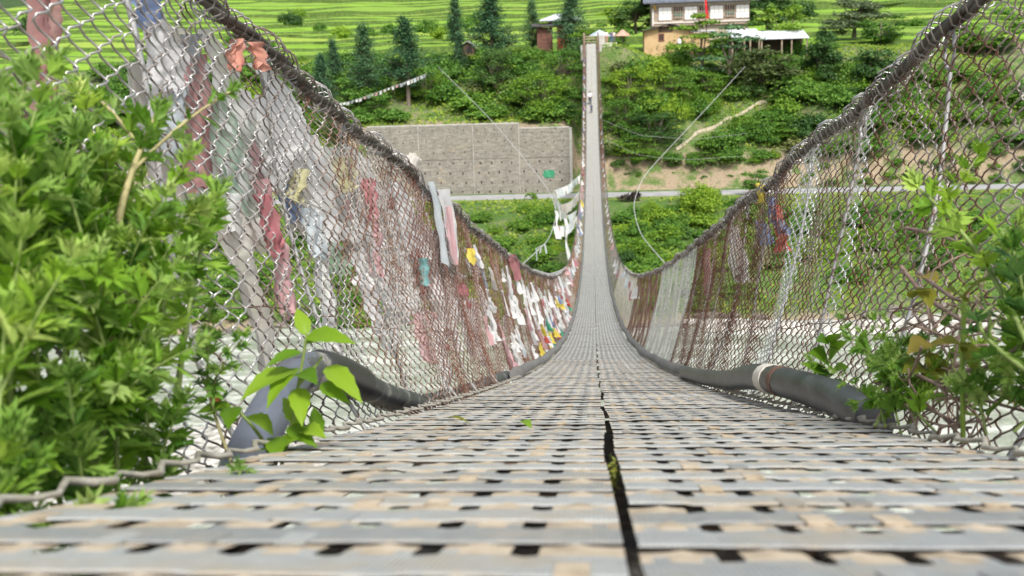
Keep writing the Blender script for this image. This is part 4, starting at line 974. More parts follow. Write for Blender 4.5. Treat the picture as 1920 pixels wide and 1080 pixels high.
# people: one skinned body each, with clothes and hair as parts
def person(label, foot, H, face, shirt, trousers, pose='stand', skin=(.35, .2, .14), seed=0):
    root = thing('person', label, 'person', tuple(foot)); root.rotation_euler = (0, 0, face); s = H/1.72
    sw = .09 if pose == 'walk' else .03
    J = {'pelvis': (0,0,.95), 'waist': (0,.01,1.10), 'chest': (0,.01,1.30), 'neck': (0,0,1.48), 'headb': (0,-.01,1.56), 'head': (0,-.02,1.66), 'crown': (0,-.01,1.73)}
    R_ = {'pelvis': (.15,.11), 'waist': (.13,.09), 'chest': (.155,.10), 'neck': (.05,.05), 'headb': (.065,.075), 'head': (.08,.095), 'crown': (.05,.06)}
    E_ = [('pelvis','waist'),('waist','chest'),('chest','neck'),('neck','headb'),('headb','head'),('head','crown')]
    for sd, k in ((-1, 'l'), (1, 'r')):
        q = sw*2*sd
        J['hip'+k] = (.095*sd, 0, .90); J['knee'+k] = (.10*sd, -.03-q*.5, .50); J['ank'+k] = (.10*sd, -.0+q*.9*-1, .08); J['toe'+k] = (.11*sd, -.15-q*.9, .03)
        J['sh'+k] = (.19*sd, .01, 1.40); J['el'+k] = (.245*sd, .03+q*.6, 1.13); J['wr'+k] = (.25*sd, -.05+q*1.4, .90); J['fi'+k] = (.25*sd, -.08+q*1.5, .78)
        R_.update({'hip'+k: (.09,.09), 'knee'+k: (.058,.06), 'ank'+k: (.042,.045), 'toe'+k: (.04,.03), 'sh'+k: (.06,.06), 'el'+k: (.043,.043), 'wr'+k: (.03,.03), 'fi'+k: (.035,.02)})
        E_ += [('pelvis','hip'+k),('hip'+k,'knee'+k),('knee'+k,'ank'+k),('ank'+k,'toe'+k),('chest','sh'+k),('sh'+k,'el'+k),('el'+k,'wr'+k),('wr'+k,'fi'+k)]
    if pose == 'sit':
        for k, v in list(J.items()):
            if k[:4] == 'knee': J[k] = (v[0], -.42, .88)
            elif k[:3] == 'ank': J[k] = (v[0], -.42, .45)
            elif k[:3] == 'toe': J[k] = (v[0], -.56, .42)
    def skinned(name, names, grow, mat):
        idx = {n: i for i, n in enumerate(names)}
        me = bpy.data.meshes.new(name); me.from_pydata([tuple(c*s for c in J[n]) for n in names], [(idx[a], idx[b]) for a, b in E_ if a in idx and b in idx], [])
        o = bpy.data.objects.new(name, me); C.objects.link(o); o.parent = root
        mo = o.modifiers.new('skin', 'SKIN'); mo.use_smooth_shade = True
        sv = me.skin_vertices[0].data if me.skin_vertices else None
        if sv is not None:
            for n, i in idx.items(): sv[i].radius = ((R_[n][0]+grow)*s, (R_[n][1]+grow)*s)
            sv[0].use_root = True
        su = o.modifiers.new('sub', 'SUBSURF'); su.levels = 1; su.render_levels = 1
        me.materials.append(mat); return o
    skinned('body', list(J), 0, plain('skin tone', skin, .6))
    skinned('shirt', ['chest', 'waist', 'pelvis', 'shl', 'shr', 'ell', 'elr', 'neck'], .018, shirt)
    skinned('trousers', ['pelvis', 'hipl', 'hipr', 'kneel', 'kneer', 'ankl', 'ankr'], .02, trousers)
    b = MB(); b.lathe([(.092, 1.60), (.105, 1.67), (.09, 1.74), (.05, 1.775), (.005, 1.785)], (0, .018, 0), 12); o = b.build('hair', plain('dark hair', (.02, .015, .012), .6), root, True); o.scale = (s, s, s)
    f = MB(); f.box((0, -.115, 1.655), (.022, .03, .04)); f.box((-.035, -.107, 1.675), (.024, .012, .012), 1); f.box((.035, -.107, 1.675), (.024, .012, .012), 1); f.box((0, -.104, 1.61), (.05, .012, .012), 1)
    o = f.build('face', [plain('nose tone', skin, .6), plain('dark features', (.05, .03, .03), .5)], root); o.scale = (s, s, s)
    return root
tx = lambda n, c: plain(n, c, .85, 0, .1)
d = 131.5; person('adult in a white shirt and dark trousers walking on the far half of the bridge', (at(1106, 165, d)[0], d, float(zd(d))+.012), 1.62, .0, tx('white shirt', (.80, .80, .80)), tx('dark trousers', (.03, .035, .06)), 'walk')
d = 128.0; person('child in dark blue clothes walking in front of an adult on the bridge', (at(1108.5, 175, d)[0], d, float(zd(d))+.012), 1.05, .1, tx('blue jacket', (.04, .07, .16)), tx('navy trousers', (.03, .04, .08)), 'walk')
zt_ = float(at(1140, 80, 160)[2])
person('person in a white top and pinkish trousers standing on the viewing terrace', (at(1137, 80, 160.3)[0], 160.5, zt_), 1.7, .2, tx('pale top', (.74, .70, .68)), tx('pinkish trousers', (.55, .32, .26)))
person('person in a dark top and blue jeans standing on the viewing terrace', (at(1146, 80, 160.3)[0], 160.4, zt_), 1.68, -.2, tx('dark top', (.10, .10, .16)), tx('blue jeans', (.06, .14, .24)))
person('person in a pale shirt standing at the terrace behind two others', (at(1151, 80, 162)[0], 162.3, zt_), 1.66, .1, tx('cream shirt', (.64, .60, .56)), tx('grey trousers', (.12, .12, .13)))

# ------------------------------------------------------------------ vegetation of the far bank
LF = {
 'shrub': mat_leaf('shrub leaves', (0.043, 0.123, 0.017), (0.109, 0.246, 0.032), (0.203, 0.362, 0.051), .35),
 'lime': mat_leaf('yellow green leaves', (0.095, 0.203, 0.019), (0.189, 0.338, 0.030), (0.297, 0.446, 0.054), .4),
 'dark': mat_leaf('dark leaves', (0.027, 0.075, 0.021), (0.063, 0.143, 0.033), (0.112, 0.210, 0.045), .3),
 'pine': mat_leaf('blue green needles', (0.035, 0.112, 0.054), (0.080, 0.184, 0.088), (0.144, 0.264, 0.120), .3),
 'olive': mat_leaf('olive leaves', (0.062, 0.094, 0.031), (0.125, 0.163, 0.050), (0.213, 0.237, 0.088), .3),
 'bamboo': mat_leaf('grey green leaves', (0.072, 0.117, 0.058), (0.143, 0.202, 0.098), (0.247, 0.299, 0.156), .35),
 'grass': mat_leaf('wild grass', (0.078, 0.169, 0.016), (0.156, 0.273, 0.029), (0.286, 0.377, 0.065), .4),
}
def cards(b, Cn, N, size, rg, asp=.5, mat=0):
    """leaf sized rhombic faces at Cn leaning toward the directions N"""
    n = len(Cn); R1 = rg.normal(0, 1, (n, 3)); N = N+.55*R1; N /= np.linalg.norm(N, axis=1)[:, None]+1e-9
    A = np.cross(N, rg.normal(0, 1, (n, 3))); A /= np.linalg.norm(A, axis=1)[:, None]+1e-9; B = np.cross(N, A)
    L = (size*rg.uniform(.6, 1.3, n))[:, None]
    b.quads(np.stack([Cn-A*L*.5, Cn+B*L*asp*.5+N*L*.08, Cn+A*L*.5, Cn-B*L*asp*.5+N*L*.08], 1), mat)
def blob_leaves(b, blobs, per, size, rg, asp=.55, shell=.6):
    for (c, r) in blobs:
        c = np.array(c, float); r = np.array(r, float)
        D = rg.normal(0, 1, (per, 3)); D /= np.linalg.norm(D, axis=1)[:, None]
        D[:, 2] = np.where(D[:, 2] < -.35, -D[:, 2]*.5, D[:, 2])
        lump = 1+.13*np.sin(D[:, 0]*6+c[0]*3)+.13*np.sin(D[:, 1]*7+c[1]*2)+.12*np.sin(D[:, 2]*8+c[2])
        rad = (rg.uniform(shell, 1.05, per)*lump)[:, None]
        cards(b, c+D*r*rad, D+np.array([0, 0, .45]), size, rg, asp)
def shrub_mesh(seed, mat, w=1.0, h=1.0, nb=10, per=270, size=.125, asp=.6):
    rg = np.random.default_rng(seed); bl = []
    for i in range(nb):
        a = rg.uniform(0, 2*math.pi); q = rg.uniform(.15, .68)*w; zz = rg.uniform(.15, .75)*h
        bl.append(((q*math.cos(a), q*math.sin(a), zz*(1-.35*q/w)), (rg.uniform(.26, .46)*w, rg.uniform(.26, .46)*w, rg.uniform(.20, .36)*h)))
    bl.append(((0, 0, .55*h), (.4*w, .4*w, .42*h)))
    b = MB(); blob_leaves(b, bl, per, size, rg, asp)
    D = rg.normal(0, 1, (180, 3)); D[:, 2] = np.abs(D[:, 2]); D /= np.linalg.norm(D, axis=1)[:, None]
    cards(b, D*np.array([w, w, h*1.05])*rg.uniform(.75, 1.12, (180, 1)), D, size, rg, asp)
    return b.mesh('shrub foliage', mat)
SH = [shrub_mesh(1, LF['shrub']), shrub_mesh(2, LF['shrub'], 1, 1.1, 11), shrub_mesh(3, LF['lime'], 1, .9), shrub_mesh(4, LF['shrub'], 1, .8, 8), shrub_mesh(5, LF['dark'], 1, 1.1), shrub_mesh(6, LF['olive'], 1, .9, 8, 200), shrub_mesh(7, LF['lime'], 1, 1.2, 12, 190, .11)]
def plant_obj(name, me, loc, sc, rz, label, cat, group):
    o = bpy.data.objects.new(name, me); C.objects.link(o); o.location = loc; o.scale = sc; o.rotation_euler = (0, 0, rz); return tag(o, label, cat, group)
rv = random.Random(11)
PATH = [at(px, py, 150)[0] for px, py in ((1268, 262), (1462, 168))]
def clear_zone(x, d):
    if 141 < d < 144.6 and x > -3: return True
    if abs(x) < 2.6: return d > 149 or d < 133
    if -40 < x < -2 and d < 144.5: return True
    return False
def px_of(P):
    v = np.array(P, float)-np.array([CAMX, 0, 0]); return 960+FPX*(v@CR)/(v@CF), 540-FPX*(v@CU)/(v@CF)
n1 = 0
for d in np.arange(145.6, 187, 4.0):
    for x in np.arange(-80, 62, 4.5):
        xx, dd = x+rv.uniform(-2, 2), d+rv.uniform(-1.8, 1.8)
        if clear_zone(xx, dd) or rv.random() < .05: continue
        z = float(terrain(xx, dd)); p = px_of((xx, dd, z+1.2))
        # the open grassy strip and path right of the bridge, the bare earth left of it
        if 1240 < p[0] < 1470 and abs((p[1]-262)+(p[0]-1268)*.49) < 22: continue
        if 1155 < p[0] < 1195 and p[1] < 112: r_cap = True
        if 745 < p[0] < 880 and 185 < p[1] < 240: continue
        if 1560 < p[0] and p[1] < 118: continue
        if 1120 < p[0] < 1345 and p[1] < 96: continue
        if p[0] < 480 and p[1] < 108: continue
        r = rv.uniform(2.4, 4.2); h = rv.uniform(1.9, 3.8)
        if dd > 176: r *= .7; h *= .55
        if 1130 < p[0] < 1420 and p[1] > 170: r *= .85; h *= 1.0
        mi = rv.choices(range(7), [28, 24, 8, 16, 16, 5, 6])[0]
        side = 'left' if xx < 0 else 'right'
        kind = ['leafy green', 'rounded green', 'yellow green', 'low green', 'dark green', 'olive green', 'light green'][mi]
        plant_obj('slope_shrub', SH[mi], (xx, dd, z-.3), (r, r, h), rv.uniform(0, 6.28), f'{kind} shrub on the steep slope {side} of the far bridge end', 'shrub', f'{kind} shrubs on the slope {side} of the bridge')
        n1 += 1
def extra(px0, px1, py0, py1, sx_, sy_, d0, d1, rr, hh, where, name, skip=None):
    for py in np.arange(py0, py1, sy_):
        for px in np.arange(px0, px1, sx_):
            qx, qy = px+rv.uniform(-.45, .45)*sx_, py+rv.uniform(-.45, .45)*sy_
            if skip and skip(qx, qy): continue
            P = on_ground(qx, qy, d0, d1)
            if abs(P[0]) < 2.4 or ('right' in where) != (P[0] > 0) or P[1] > d1-.3: continue
            r = rv.uniform(*rr); h = rv.uniform(*hh); mi = rv.choices(range(7), [28, 24, 10, 18, 12, 4, 8])[0]
            kind = ['leafy green', 'rounded green', 'yellow green', 'low green', 'dark green', 'olive green', 'light green'][mi]
            plant_obj(name, SH[mi], (P[0], P[1], float(terrain(P[0], P[1]))-.35), (r, r, h), rv.uniform(0, 6.28), f'{kind} shrub {where}', 'shrub', f'{kind} shrubs on the {"slope" if "slope" in where else "river bank"} {"right" if "right" in where else "left"} of the bridge')
pth = lambda x, y: abs((y-262)+(x-1268)*.49) < 17 and 1250 < x < 1480
extra(1135, 1430, 118, 312, 40, 30, 143, 170, (1.5, 2.5), (1.4, 2.6), 'on the steep slope right of the far bridge end', 'slope_shrub', lambda x, y: pth(x, y) or (1155 < x < 1200 and y < 125) or (1290 < x < 1420 and 215 < y < 290 and rv.random() < .5))
extra(1150, 1480, 300, 322, 34, 22, 143, 150, (.7, 1.4), (.6, 1.3), 'on the steep slope right of the far bridge end', 'slope_shrub')
extra(1500, 1920, 296, 345, 46, 24, 141.5, 150, (.7, 1.5), (.6, 1.4), 'on the steep slope right of the far bridge end', 'slope_shrub')
extra(1150, 1480, 322, 346, 60, 24, 141, 146, (.35, .7), (.3, .6), 'on the steep slope right of the far bridge end', 'slope_shrub')
extra(800, 1092, 105, 232, 46, 34, 143, 175, (1.6, 2.8), (1.4, 2.8), 'on the steep slope left of the far bridge end', 'slope_shrub', lambda x, y: x < 960 and y > 195)
extra(1150, 1400, 395, 520, 36, 26, 98, 131, (1.2, 2.0), (1.1, 1.9), 'on the river bank below the road, right of the bridge', 'bank_shrub')
extra(850, 1085, 405, 540, 48, 36, 98, 131, (.9, 1.6), (.7, 1.5), 'on the river bank below the road, left of the bridge', 'bank_shrub')
n2 = 0
for d in np.arange(97.5, 132, 3.9):
    for x in np.arange(-60, 46, 4.3):
        xx, dd = x+rv.uniform(-1.8, 1.8), d+rv.uniform(-1.5, 1.5)
        z = float(terrain(xx, dd)); left = xx < 0
        if dd > 126 and rv.random() < .8: continue
        if xx > 14 and dd < 106: continue
        if rv.random() < (.22 if left else .05): continue
        r = rv.uniform(1.7, 2.9)*(.85 if left else 1.08); h = rv.uniform(1.2, 2.6)*(.75 if left else 1.0)
        mi = rv.choices(range(7), [22, 18, 24 if left else 12, 18, 4, 8 if left else 2, 16])[0]
        kind = ['leafy green', 'rounded green', 'yellow green', 'low green', 'dark green', 'olive green', 'light green'][mi]; side = 'left' if left else 'right'
        plant_obj('bank_shrub', SH[mi], (xx, dd, z-.25), (r, r, h), rv.uniform(0, 6.28), f'{kind} shrub on the river bank below the road, {side} of the bridge', 'shrub', f'{kind} shrubs on the river bank {side} of the bridge')
        n2 += 1
print('shrubs', n1, n2)
# wild grass and herbs between the shrubs
def ground_cover():
    rg = np.random.default_rng(5); b = MB(); n = 52000
    x = rg.uniform(-75, 62, n); d = np.where(rg.random(n) < .6, rg.uniform(143.5, 187, n), rg.uniform(97, 133, n))
    keep = ~((np.abs(x) < 1.6) & (d > 150)) & ~((x > -3) & (d > 140) & (d < 146.5) & (rg.random(n) < .93)) & ~((x < -2) & (x > -34) & (d < 143.6) & (d > 140))
    x, d = x[keep], d[keep]; z = terrain(x, d)
    pat = np.sin(x*.31+d*.17)+np.sin(x*.13-d*.41+1)+rg.normal(0, .6, len(x)); k = pat > -1.1; x, d, z = x[k], d[k], z[k]
    N = np.stack([rg.normal(0, .5, len(x)), -1+0*x, .8+0*x], -1)
    cards(b, np.stack([x, d, z+rg.uniform(.05, .4, len(x))], -1), N, .55, rg, .45)
    tag(b.build('wild_grass', LF['grass']), 'wild grass and herbs covering the far river bank', 'grass', kind='stuff')
    b = MB(); n = 9000; x = rg.uniform(-150, 150, n); d = rg.uniform(186, 240, n)
ground_cover()
# conifers and broadleaf trees one can tell apart
def conifer_parts(seed, narrow=1.0, mat='pine', droop=.0):
    rg = np.random.default_rng(seed); tr = MB(); tr.tube([[0, 0, -.05], [.01, 0, .3], [0, .01, .7], [0, 0, .97]], [.020, .016, .010, .003], 7)
    b = MB()
    for i in range(26):
        zz = .24+.73*(i/26)**.92; R = .19*narrow*min(1, (1.0-zz)/.70)**.95*min(1, .55+(zz-.22)*4)*rg.uniform(.72, 1.18)+.010
        nb = rg.integers(4, 7)
        for q in range(nb):
            a = rg.uniform(0, 6.28); L = R*rg.uniform(.6, 1.12); tip = np.array([math.cos(a)*L, math.sin(a)*L, zz+L*rg.uniform(.05, .55)-droop*L])
            tr.tube([[0, 0, zz-.02], tip*.95+np.array([0, 0, -.006])], [.004, .0015], 4, 0, False)
            m = int(22+34*L/.17); u = rg.uniform(.25, 1.05, m)[:, None]; c = np.array([0, 0, zz])*(1-u)+tip*u+rg.normal(0, .016+.012*u, (m, 3))
            cards(b, c, np.array([math.cos(a)*.4, math.sin(a)*.4, .8])+0*c, .032, rg, .36)
    return tr.mesh('conifer trunk', M['bark']), b.mesh('conifer crown', LF[mat])
CON = [conifer_parts(1), conifer_parts(2, 1.15), conifer_parts(3, .75)]
def broad_parts(seed, mat, blobs, per=230, size=.055, th=.45, lean=.03):
    rg = np.random.default_rng(seed); tr = MB(); tr.tube([[0, 0, -.06], [lean, 0, th*.5], [lean*.5, .01, th], [lean, 0, .75]], [.03, .022, .016, .004], 7)
    for (c, r) in blobs: tr.tube([[lean*.6, 0, th*.7], (np.array([lean*.6, 0, th*.7])+np.array(c))/2+rg.normal(0, .02, 3), c], [.012, .008, .003], 5, 0, False)
    b = MB(); blob_leaves(b, blobs, per, size, rg, .5, .35); return tr.mesh('tree trunk', M['bark']), b.mesh('tree crown', LF[mat])
def blobs_round(seed, n=12, w=.34, zlo=.35, zhi=.9, r=.15):
    rg = np.random.default_rng(seed); out = []
    for i in range(n):
        a = rg.uniform(0, 6.28); zz = rg.uniform(zlo, zhi); q = w*math.sqrt(rg.random())*math.sin(math.pi*min(1, max(.12, (1.06-zz)/(1.06-zlo)*.8+.12)))
        out.append(((q*math.cos(a), q*math.sin(a), zz), (r*rg.uniform(.7, 1.25), r*rg.uniform(.7, 1.25), r*rg.uniform(.55, .9))))
    return out
def blobs_mound(seed, n, w, r):
    rg = np.random.default_rng(seed); out = []
    for i in range(n):
        a = rg.uniform(0, 6.28); zz = rg.uniform(.06, .86); q = w*math.sqrt(rg.uniform(.1, 1))*math.sqrt(1-.95*zz)
        out.append(((q*math.cos(a), q*math.sin(a), zz), (r*rg.uniform(.7, 1.25), r*rg.uniform(.7, 1.25), r*rg.uniform(.6, 1.1))))
    return out
TREES = {
 'round': broad_parts(21, 'shrub', blobs_round(21, 16, .36, .16, .88, .16)), 'lime': broad_parts(22, 'lime', blobs_round(22, 13, .36, .3, .88, .15)), 'dark': broad_parts(23, 'dark', blobs_mound(23, 24, .40, .17), 260),
 'layer': broad_parts(24, 'lime', [((.18, 0, .5), (.2, .16, .05)), ((-.2, .05, .55), (.22, .16, .05)), ((.05, -.1, .68), (.24, .2, .05)), ((-.1, .1, .8), (.2, .16, .05)), ((.12, .05, .86), (.16, .14, .05)), ((0, 0, .95), (.1, .1, .04)), ((.3, .1, .62), (.14, .12, .04))], 260, .05, .5, .06),
 'layerdark': broad_parts(25, 'pine', [((.22, 0, .45), (.22, .16, .07)), ((-.22, .05, .5), (.22, .16, .07)), ((.05, -.1, .62), (.26, .2, .07)), ((-.12, .1, .72), (.22, .16, .07)), ((.14, .05, .8), (.2, .14, .06)), ((0, 0, .9), (.14, .12, .06)), ((.34, -.1, .3), (.16, .12, .07)), ((-.3, -.1, .3), (.18, .14, .08)), ((0, -.15, .28), (.24, .14, .09))], 240, .05, .45, .02),
 'bamboo': broad_parts(26, 'bamboo', blobs_mound(26, 30, .42, .15), 230, .05, .3),
 'olive': broad_parts(27, 'olive', blobs_mound(27, 20, .42, .17), 220, .05, .3),
}
def tree(kind, label, px, py_top, d, width_px, py_base=None, name=None, zoff=-.3, rz=None):
    """one tree whose tip the photograph shows at (px, py_top)"""
    top = at(px, py_top, d); zb = float(terrain(top[0], d))+zoff if d < 188 else at(px, py_base, d)[2]
    if py_base is not None and d < 188: zb = min(zb, at(px, py_base, d)[2]) if False else zb
    H = top[2]-zb; me = CON[kind] if isinstance(kind, int) else TREES[kind]
    base_w = (.34 if isinstance(kind, int) else .8); w = width_px*d/FPX/base_w
    root = thing(name or ('conifer_tree' if isinstance(kind, int) else 'broadleaf_tree'), label, 'tree', (top[0], d, zb)); root.scale = (w, w, H); root.rotation_euler = (0, 0, rz if rz is not None else rv.uniform(0, 6.28))
    for nm, m in zip(('trunk', 'crown'), me):
        o = bpy.data.objects.new(nm, m); C.objects.link(o); o.parent = root
    return root
tree(0, 'blue green conifer with a bare trunk, leftmost of the pair above the flag string', 679, 42, 155, 66)
tree(1, 'tallest blue green conifer with a bare trunk at the right end of the flag string', 757, 28, 154, 74)
tree(2, 'slim dark conifer behind and left of the bare trunked pair', 622, 72, 166, 46)
tree(2, 'narrow conifer column standing against the terraces above the tiny field hut', 852, -14, 184, 46)
tree(2, 'small slim conifer directly left of the tiny field hut', 860, 58, 172, 30)
tree(1, 'broad dark conifer between the field hut and the orange red cottage', 919, -10, 172, 84)
tree(0, 'small pointed conifer left of the white hipped cottage roof', 997, -2, 186, 40)
tree(0, 'thick cypress standing in front of the orange red cottage', 1070, -30, 178, 62)
tree(0, 'pale feathery young conifer low among the shrubs at the left fence', 600, 98, 158, 52)
tree('round', 'spreading dark green tree below the broad dark conifer', 935, 76, 160, 86)
tree('lime', 'yellow green tree between the cottage and the bridge gate', 1098, 52, 172, 60)
tree('round', 'leafy tree behind the grey blue parasol', 1150, 32, 182, 70)
tree('dark', 'big dark tree close against the left end of the farmhouse', 1192, -6, 190, 86, 60)
tree('lime', 'pale green tree left of the big dark tree by the farmhouse', 1160, 10, 196, 70, 62)
tree('layer', 'bright green layered tree in front of the farmhouse', 1310, 24, 164, 118)
tree('layerdark', 'dark layered tree right of the bright one below the farmhouse', 1372, 40, 163, 130)
tree('dark', 'dark tree rising behind the right end of the farmhouse', 1440, -26, 196, 92, 50)
tree('lime', 'bright green tree between the farmhouse and the open shed', 1470, 2, 176, 84)
tree('round', 'green tree standing close behind the pale roofed hut', 1428, 26, 177, 60)
tree('bamboo', 'large grey green bamboo clump out on the terraces at the right', 1604, -8, 196, 120, 66, 'bamboo_clump')
TREES['dome'] = broad_parts(31, 'lime', blobs_mound(31, 34, .46, .15), 190, .034, .3)
TREES['domegreen'] = broad_parts(32, 'shrub', blobs_mound(32, 34, .46, .15), 190, .034, .3)
TREES['domedark'] = broad_parts(33, 'dark', blobs_mound(33, 34, .46, .15), 190, .034, .3)
for q, (px, py, d, w, k_, l_) in enumerate([(1012,128,149,150,'dome','largest yellow green bushy tree above the right end of the concrete wall'),(930,82,158,90,'domedark','dense dark bushy tree under the broad dark conifer'),(1055,88,156,86,'domegreen','green bushy tree close left of the far bridge end'),(1050,190,146,90,'domedark','dark bushy tree overhanging the right end of the concrete wall'),(700,176,152,76,'domegreen','green bushy tree below the bare trunked conifers'),(800,128,158,90,'dome','yellow green bushy tree where the stay cable ends left of the bridge'),(1185,118,152,92,'dome','yellow green bushy tree close right of the far bridge end'),(1262,122,156,104,'domegreen','green bushy tree below the ochre outbuilding'),(1165,178,148,84,'domegreen','green bushy tree beside the bridge deck on its right slope'),(1225,205,147,110,'domedark','dark bushy tree beside the right stay cable'),(1185,250,145,100,'domegreen','green bushy tree above the bare earth bank by the bridge'),(1330,128,160,100,'domegreen','green bushy tree under the bright layered tree'),(1446,226,150,96,'dome','yellow green bushy tree just below the footpath'),(1450,215,150,120,'domegreen','green bushy tree left of the right fence top'),(1490,160,158,120,'domegreen','green bushy tree above the end of the footpath'),(1570,160,158,120,'domedark','dark bushy tree behind the middle of the right fence cable'),(1640,190,154,130,'domegreen','green bushy tree seen through the upper right fence'),(1320,282,145,70,'domegreen','low green bushy tree above the earth bank right of the footpath foot')]):
    tree(k_, l_, px, py, d, w, name='bushy_tree', zoff=-.6)
tree('olive', 'brownish green bushy tree below the open shed', 1428, 78, 160, 130)
tree('dark', 'dark round tree right of the open shed', 1538, 56, 165, 84)
tree('round', 'tree leaning at the terrace edge beside the bamboo clump', 1655, 20, 186, 86)
tree('dark', 'dark bushy tree half hidden behind the right fence top', 1645, 84, 160, 96)
tree('round', 'tall tree standing right at the terrace edge seen through the right fence', 1850, 20, 178, 140)
tree('round', 'small green tree at the road edge behind the right fence', 1418, 308, 133, 60, name='roadside_tree', zoff=-.2)
for i, (px, py, d, w, k) in enumerate([(545,20,250,52,'dark'),(730,42,225,44,'round'),(800,34,215,60,'round'),(825,45,212,50,'lime'),(860,26,222,60,'round'),(600,40,232,34,'round'),(640,44,228,50,'lime'),(500,70,200,44,'round'),(440,60,212,46,'round'),(900,18,250,60,'round'),(1240,-4,250,60,'round'),(690,48,222,36,'round'),(1545,52,204,40,'dark'),(1500,-2,222,70,'dark'),(560,12,268,40,'lime'),(1720,30,230,50,'round'),(1880,10,245,70,'round'),(320,78,205,46,'round'),(60,20,240,80,'dark')]):
    top = at(px, py, d); zb = at(px, py+w*.55, d)[2]; s = w*d/FPX/2
    mi = {'dark': 4, 'round': 0, 'lime': 2}[k]
    plant_obj('terrace_bush', SH[mi], (top[0], d, zb-.2), (s, s, max(.8, top[2]-zb)), rv.uniform(0, 6.28), {4: 'dark', 0: 'green', 2: 'pale green'}[mi]+' bush growing on a bank between the rice terraces', 'bush', {4: 'dark', 0: 'green', 2: 'pale green'}[mi]+' bushes between the rice terraces')
# the dark heap by the road, right of the bridge
p = on_ground(1178, 378, 120, 134); b = MB(); rg = np.random.default_rng(3)
blob_leaves(b, [((0, 0, .4), (1.3, .7, .6)), ((.9, 0, .7), (.6, .5, .5))], 200, .4, rg)
o = b.build('brush_heap', mat_leaf('withered brush', (.012, .008, .008), (.03, .02, .018), (.06, .04, .03), .1)); o.location = (p[0], 132.2, float(terrain(p[0], 132.2))); tag(o, 'dark heap of withered brush beside the road right of the bridge', 'heap')
p = at(1033, 352, 139); b = MB(); blob_leaves(b, [((0, 0, .5), (.7, .5, .6)), ((.5, 0, .3), (.4, .4, .4))], 120, .3, rg); o = b.build('roadside_shrub', LF['lime']); p = at(995, 368, 133.6); o.location = (p[0], 133.6, -18.0); tag(o, 'small bright shrub on the road verge in front of the concrete wall', 'shrub')

# boulders along the far waterline
rg = np.random.default_rng(17)
def rock_mesh(seed):
    q = np.random.default_rng(seed); a, e = np.meshgrid(np.linspace(0, 2*math.pi, 13), np.linspace(-1.5, 1.5, 8)); o = q.uniform(0, 6, 4)
    r_ = 1+.22*np.sin(a*2+o[0]+e*2)+.16*np.sin(a*3+o[1]-e*3)+.1*np.sin(e*5+o[2]); r_[:, -1] = r_[:, 0]
    b = MB(); b.grid(np.stack([r_*np.cos(a)*np.cos(e), .8*r_*np.sin(a)*np.cos(e), .6*r_*np.sin(e)], -1)); return b.mesh('boulder', mat_noise('river boulder', [(.3, (.10, .085, .07)), (.6, (.24, .21, .18)), (.8, (.38, .35, .31))], 2.5, .9, 0, .6, .1), True)
RK = [rock_mesh(i) for i in range(4)]
for i in range(90):
    x = -58+100*i/90+rg.uniform(-.6, .6); ds = np.arange(88, 102, .2); d = float(ds[np.argmax(terrain(x, ds) > -24.65)])+rg.uniform(-.4, 1.4)
    s_ = rg.uniform(.25, .75); side = 'left' if x < 0 else 'right'
    o = bpy.data.objects.new('boulder', RK[i % 4]); C.objects.link(o); o.location = (x, d, float(terrain(x, d))+.1); o.scale = (s_*1.3, s_, s_*.9); o.rotation_euler = (0, 0, rg.uniform(0, 6))
    tag(o, f'brown grey boulder on the far waterline {side} of the bridge', 'rock', f'boulders on the far waterline {side} of the bridge')

# ------------------------------------------------------------------ plants in the foreground
G = {
 'mug': mat_leaf('mugwort leaves', (.12, .28, .022), (.23, .42, .035), (.36, .55, .09), .5, .5),
 'mugpale': mat_leaf('pale mugwort leaves', (.22, .40, .06), (.32, .50, .11), (.44, .58, .18), .5, .55),
 'mugdark': mat_leaf('darker weed leaves', (.08, .20, .025), (.15, .30, .04), (.25, .40, .07), .45, .5),  # darker green variant of the weed leaves
 'broad': mat_leaf('broad sapling leaves', (.08, .19, .012), (.15, .29, .02), (.21, .36, .03), .45, .4),
 'turn': mat_leaf('olive yellow leaves', (.16, .20, .02), (.25, .26, .03), (.30, .24, .05), .45, .5),
 'deep': mat_leaf('deep green leaves', (.08, .20, .05), (.14, .29, .07), (.22, .38, .11), .45, .45),
}
M['stem'] = plain('green stem', (.20, .27, .07), .6, 0, .25, 30); M['tanstem'] = plain('tan stem', (.34, .30, .14), .7, 0, .25, 30)
M['cane'] = mat_noise('brown cane', [(.3, (.13, .085, .065)), (.7, (.32, .23, .18))], 25, .75)
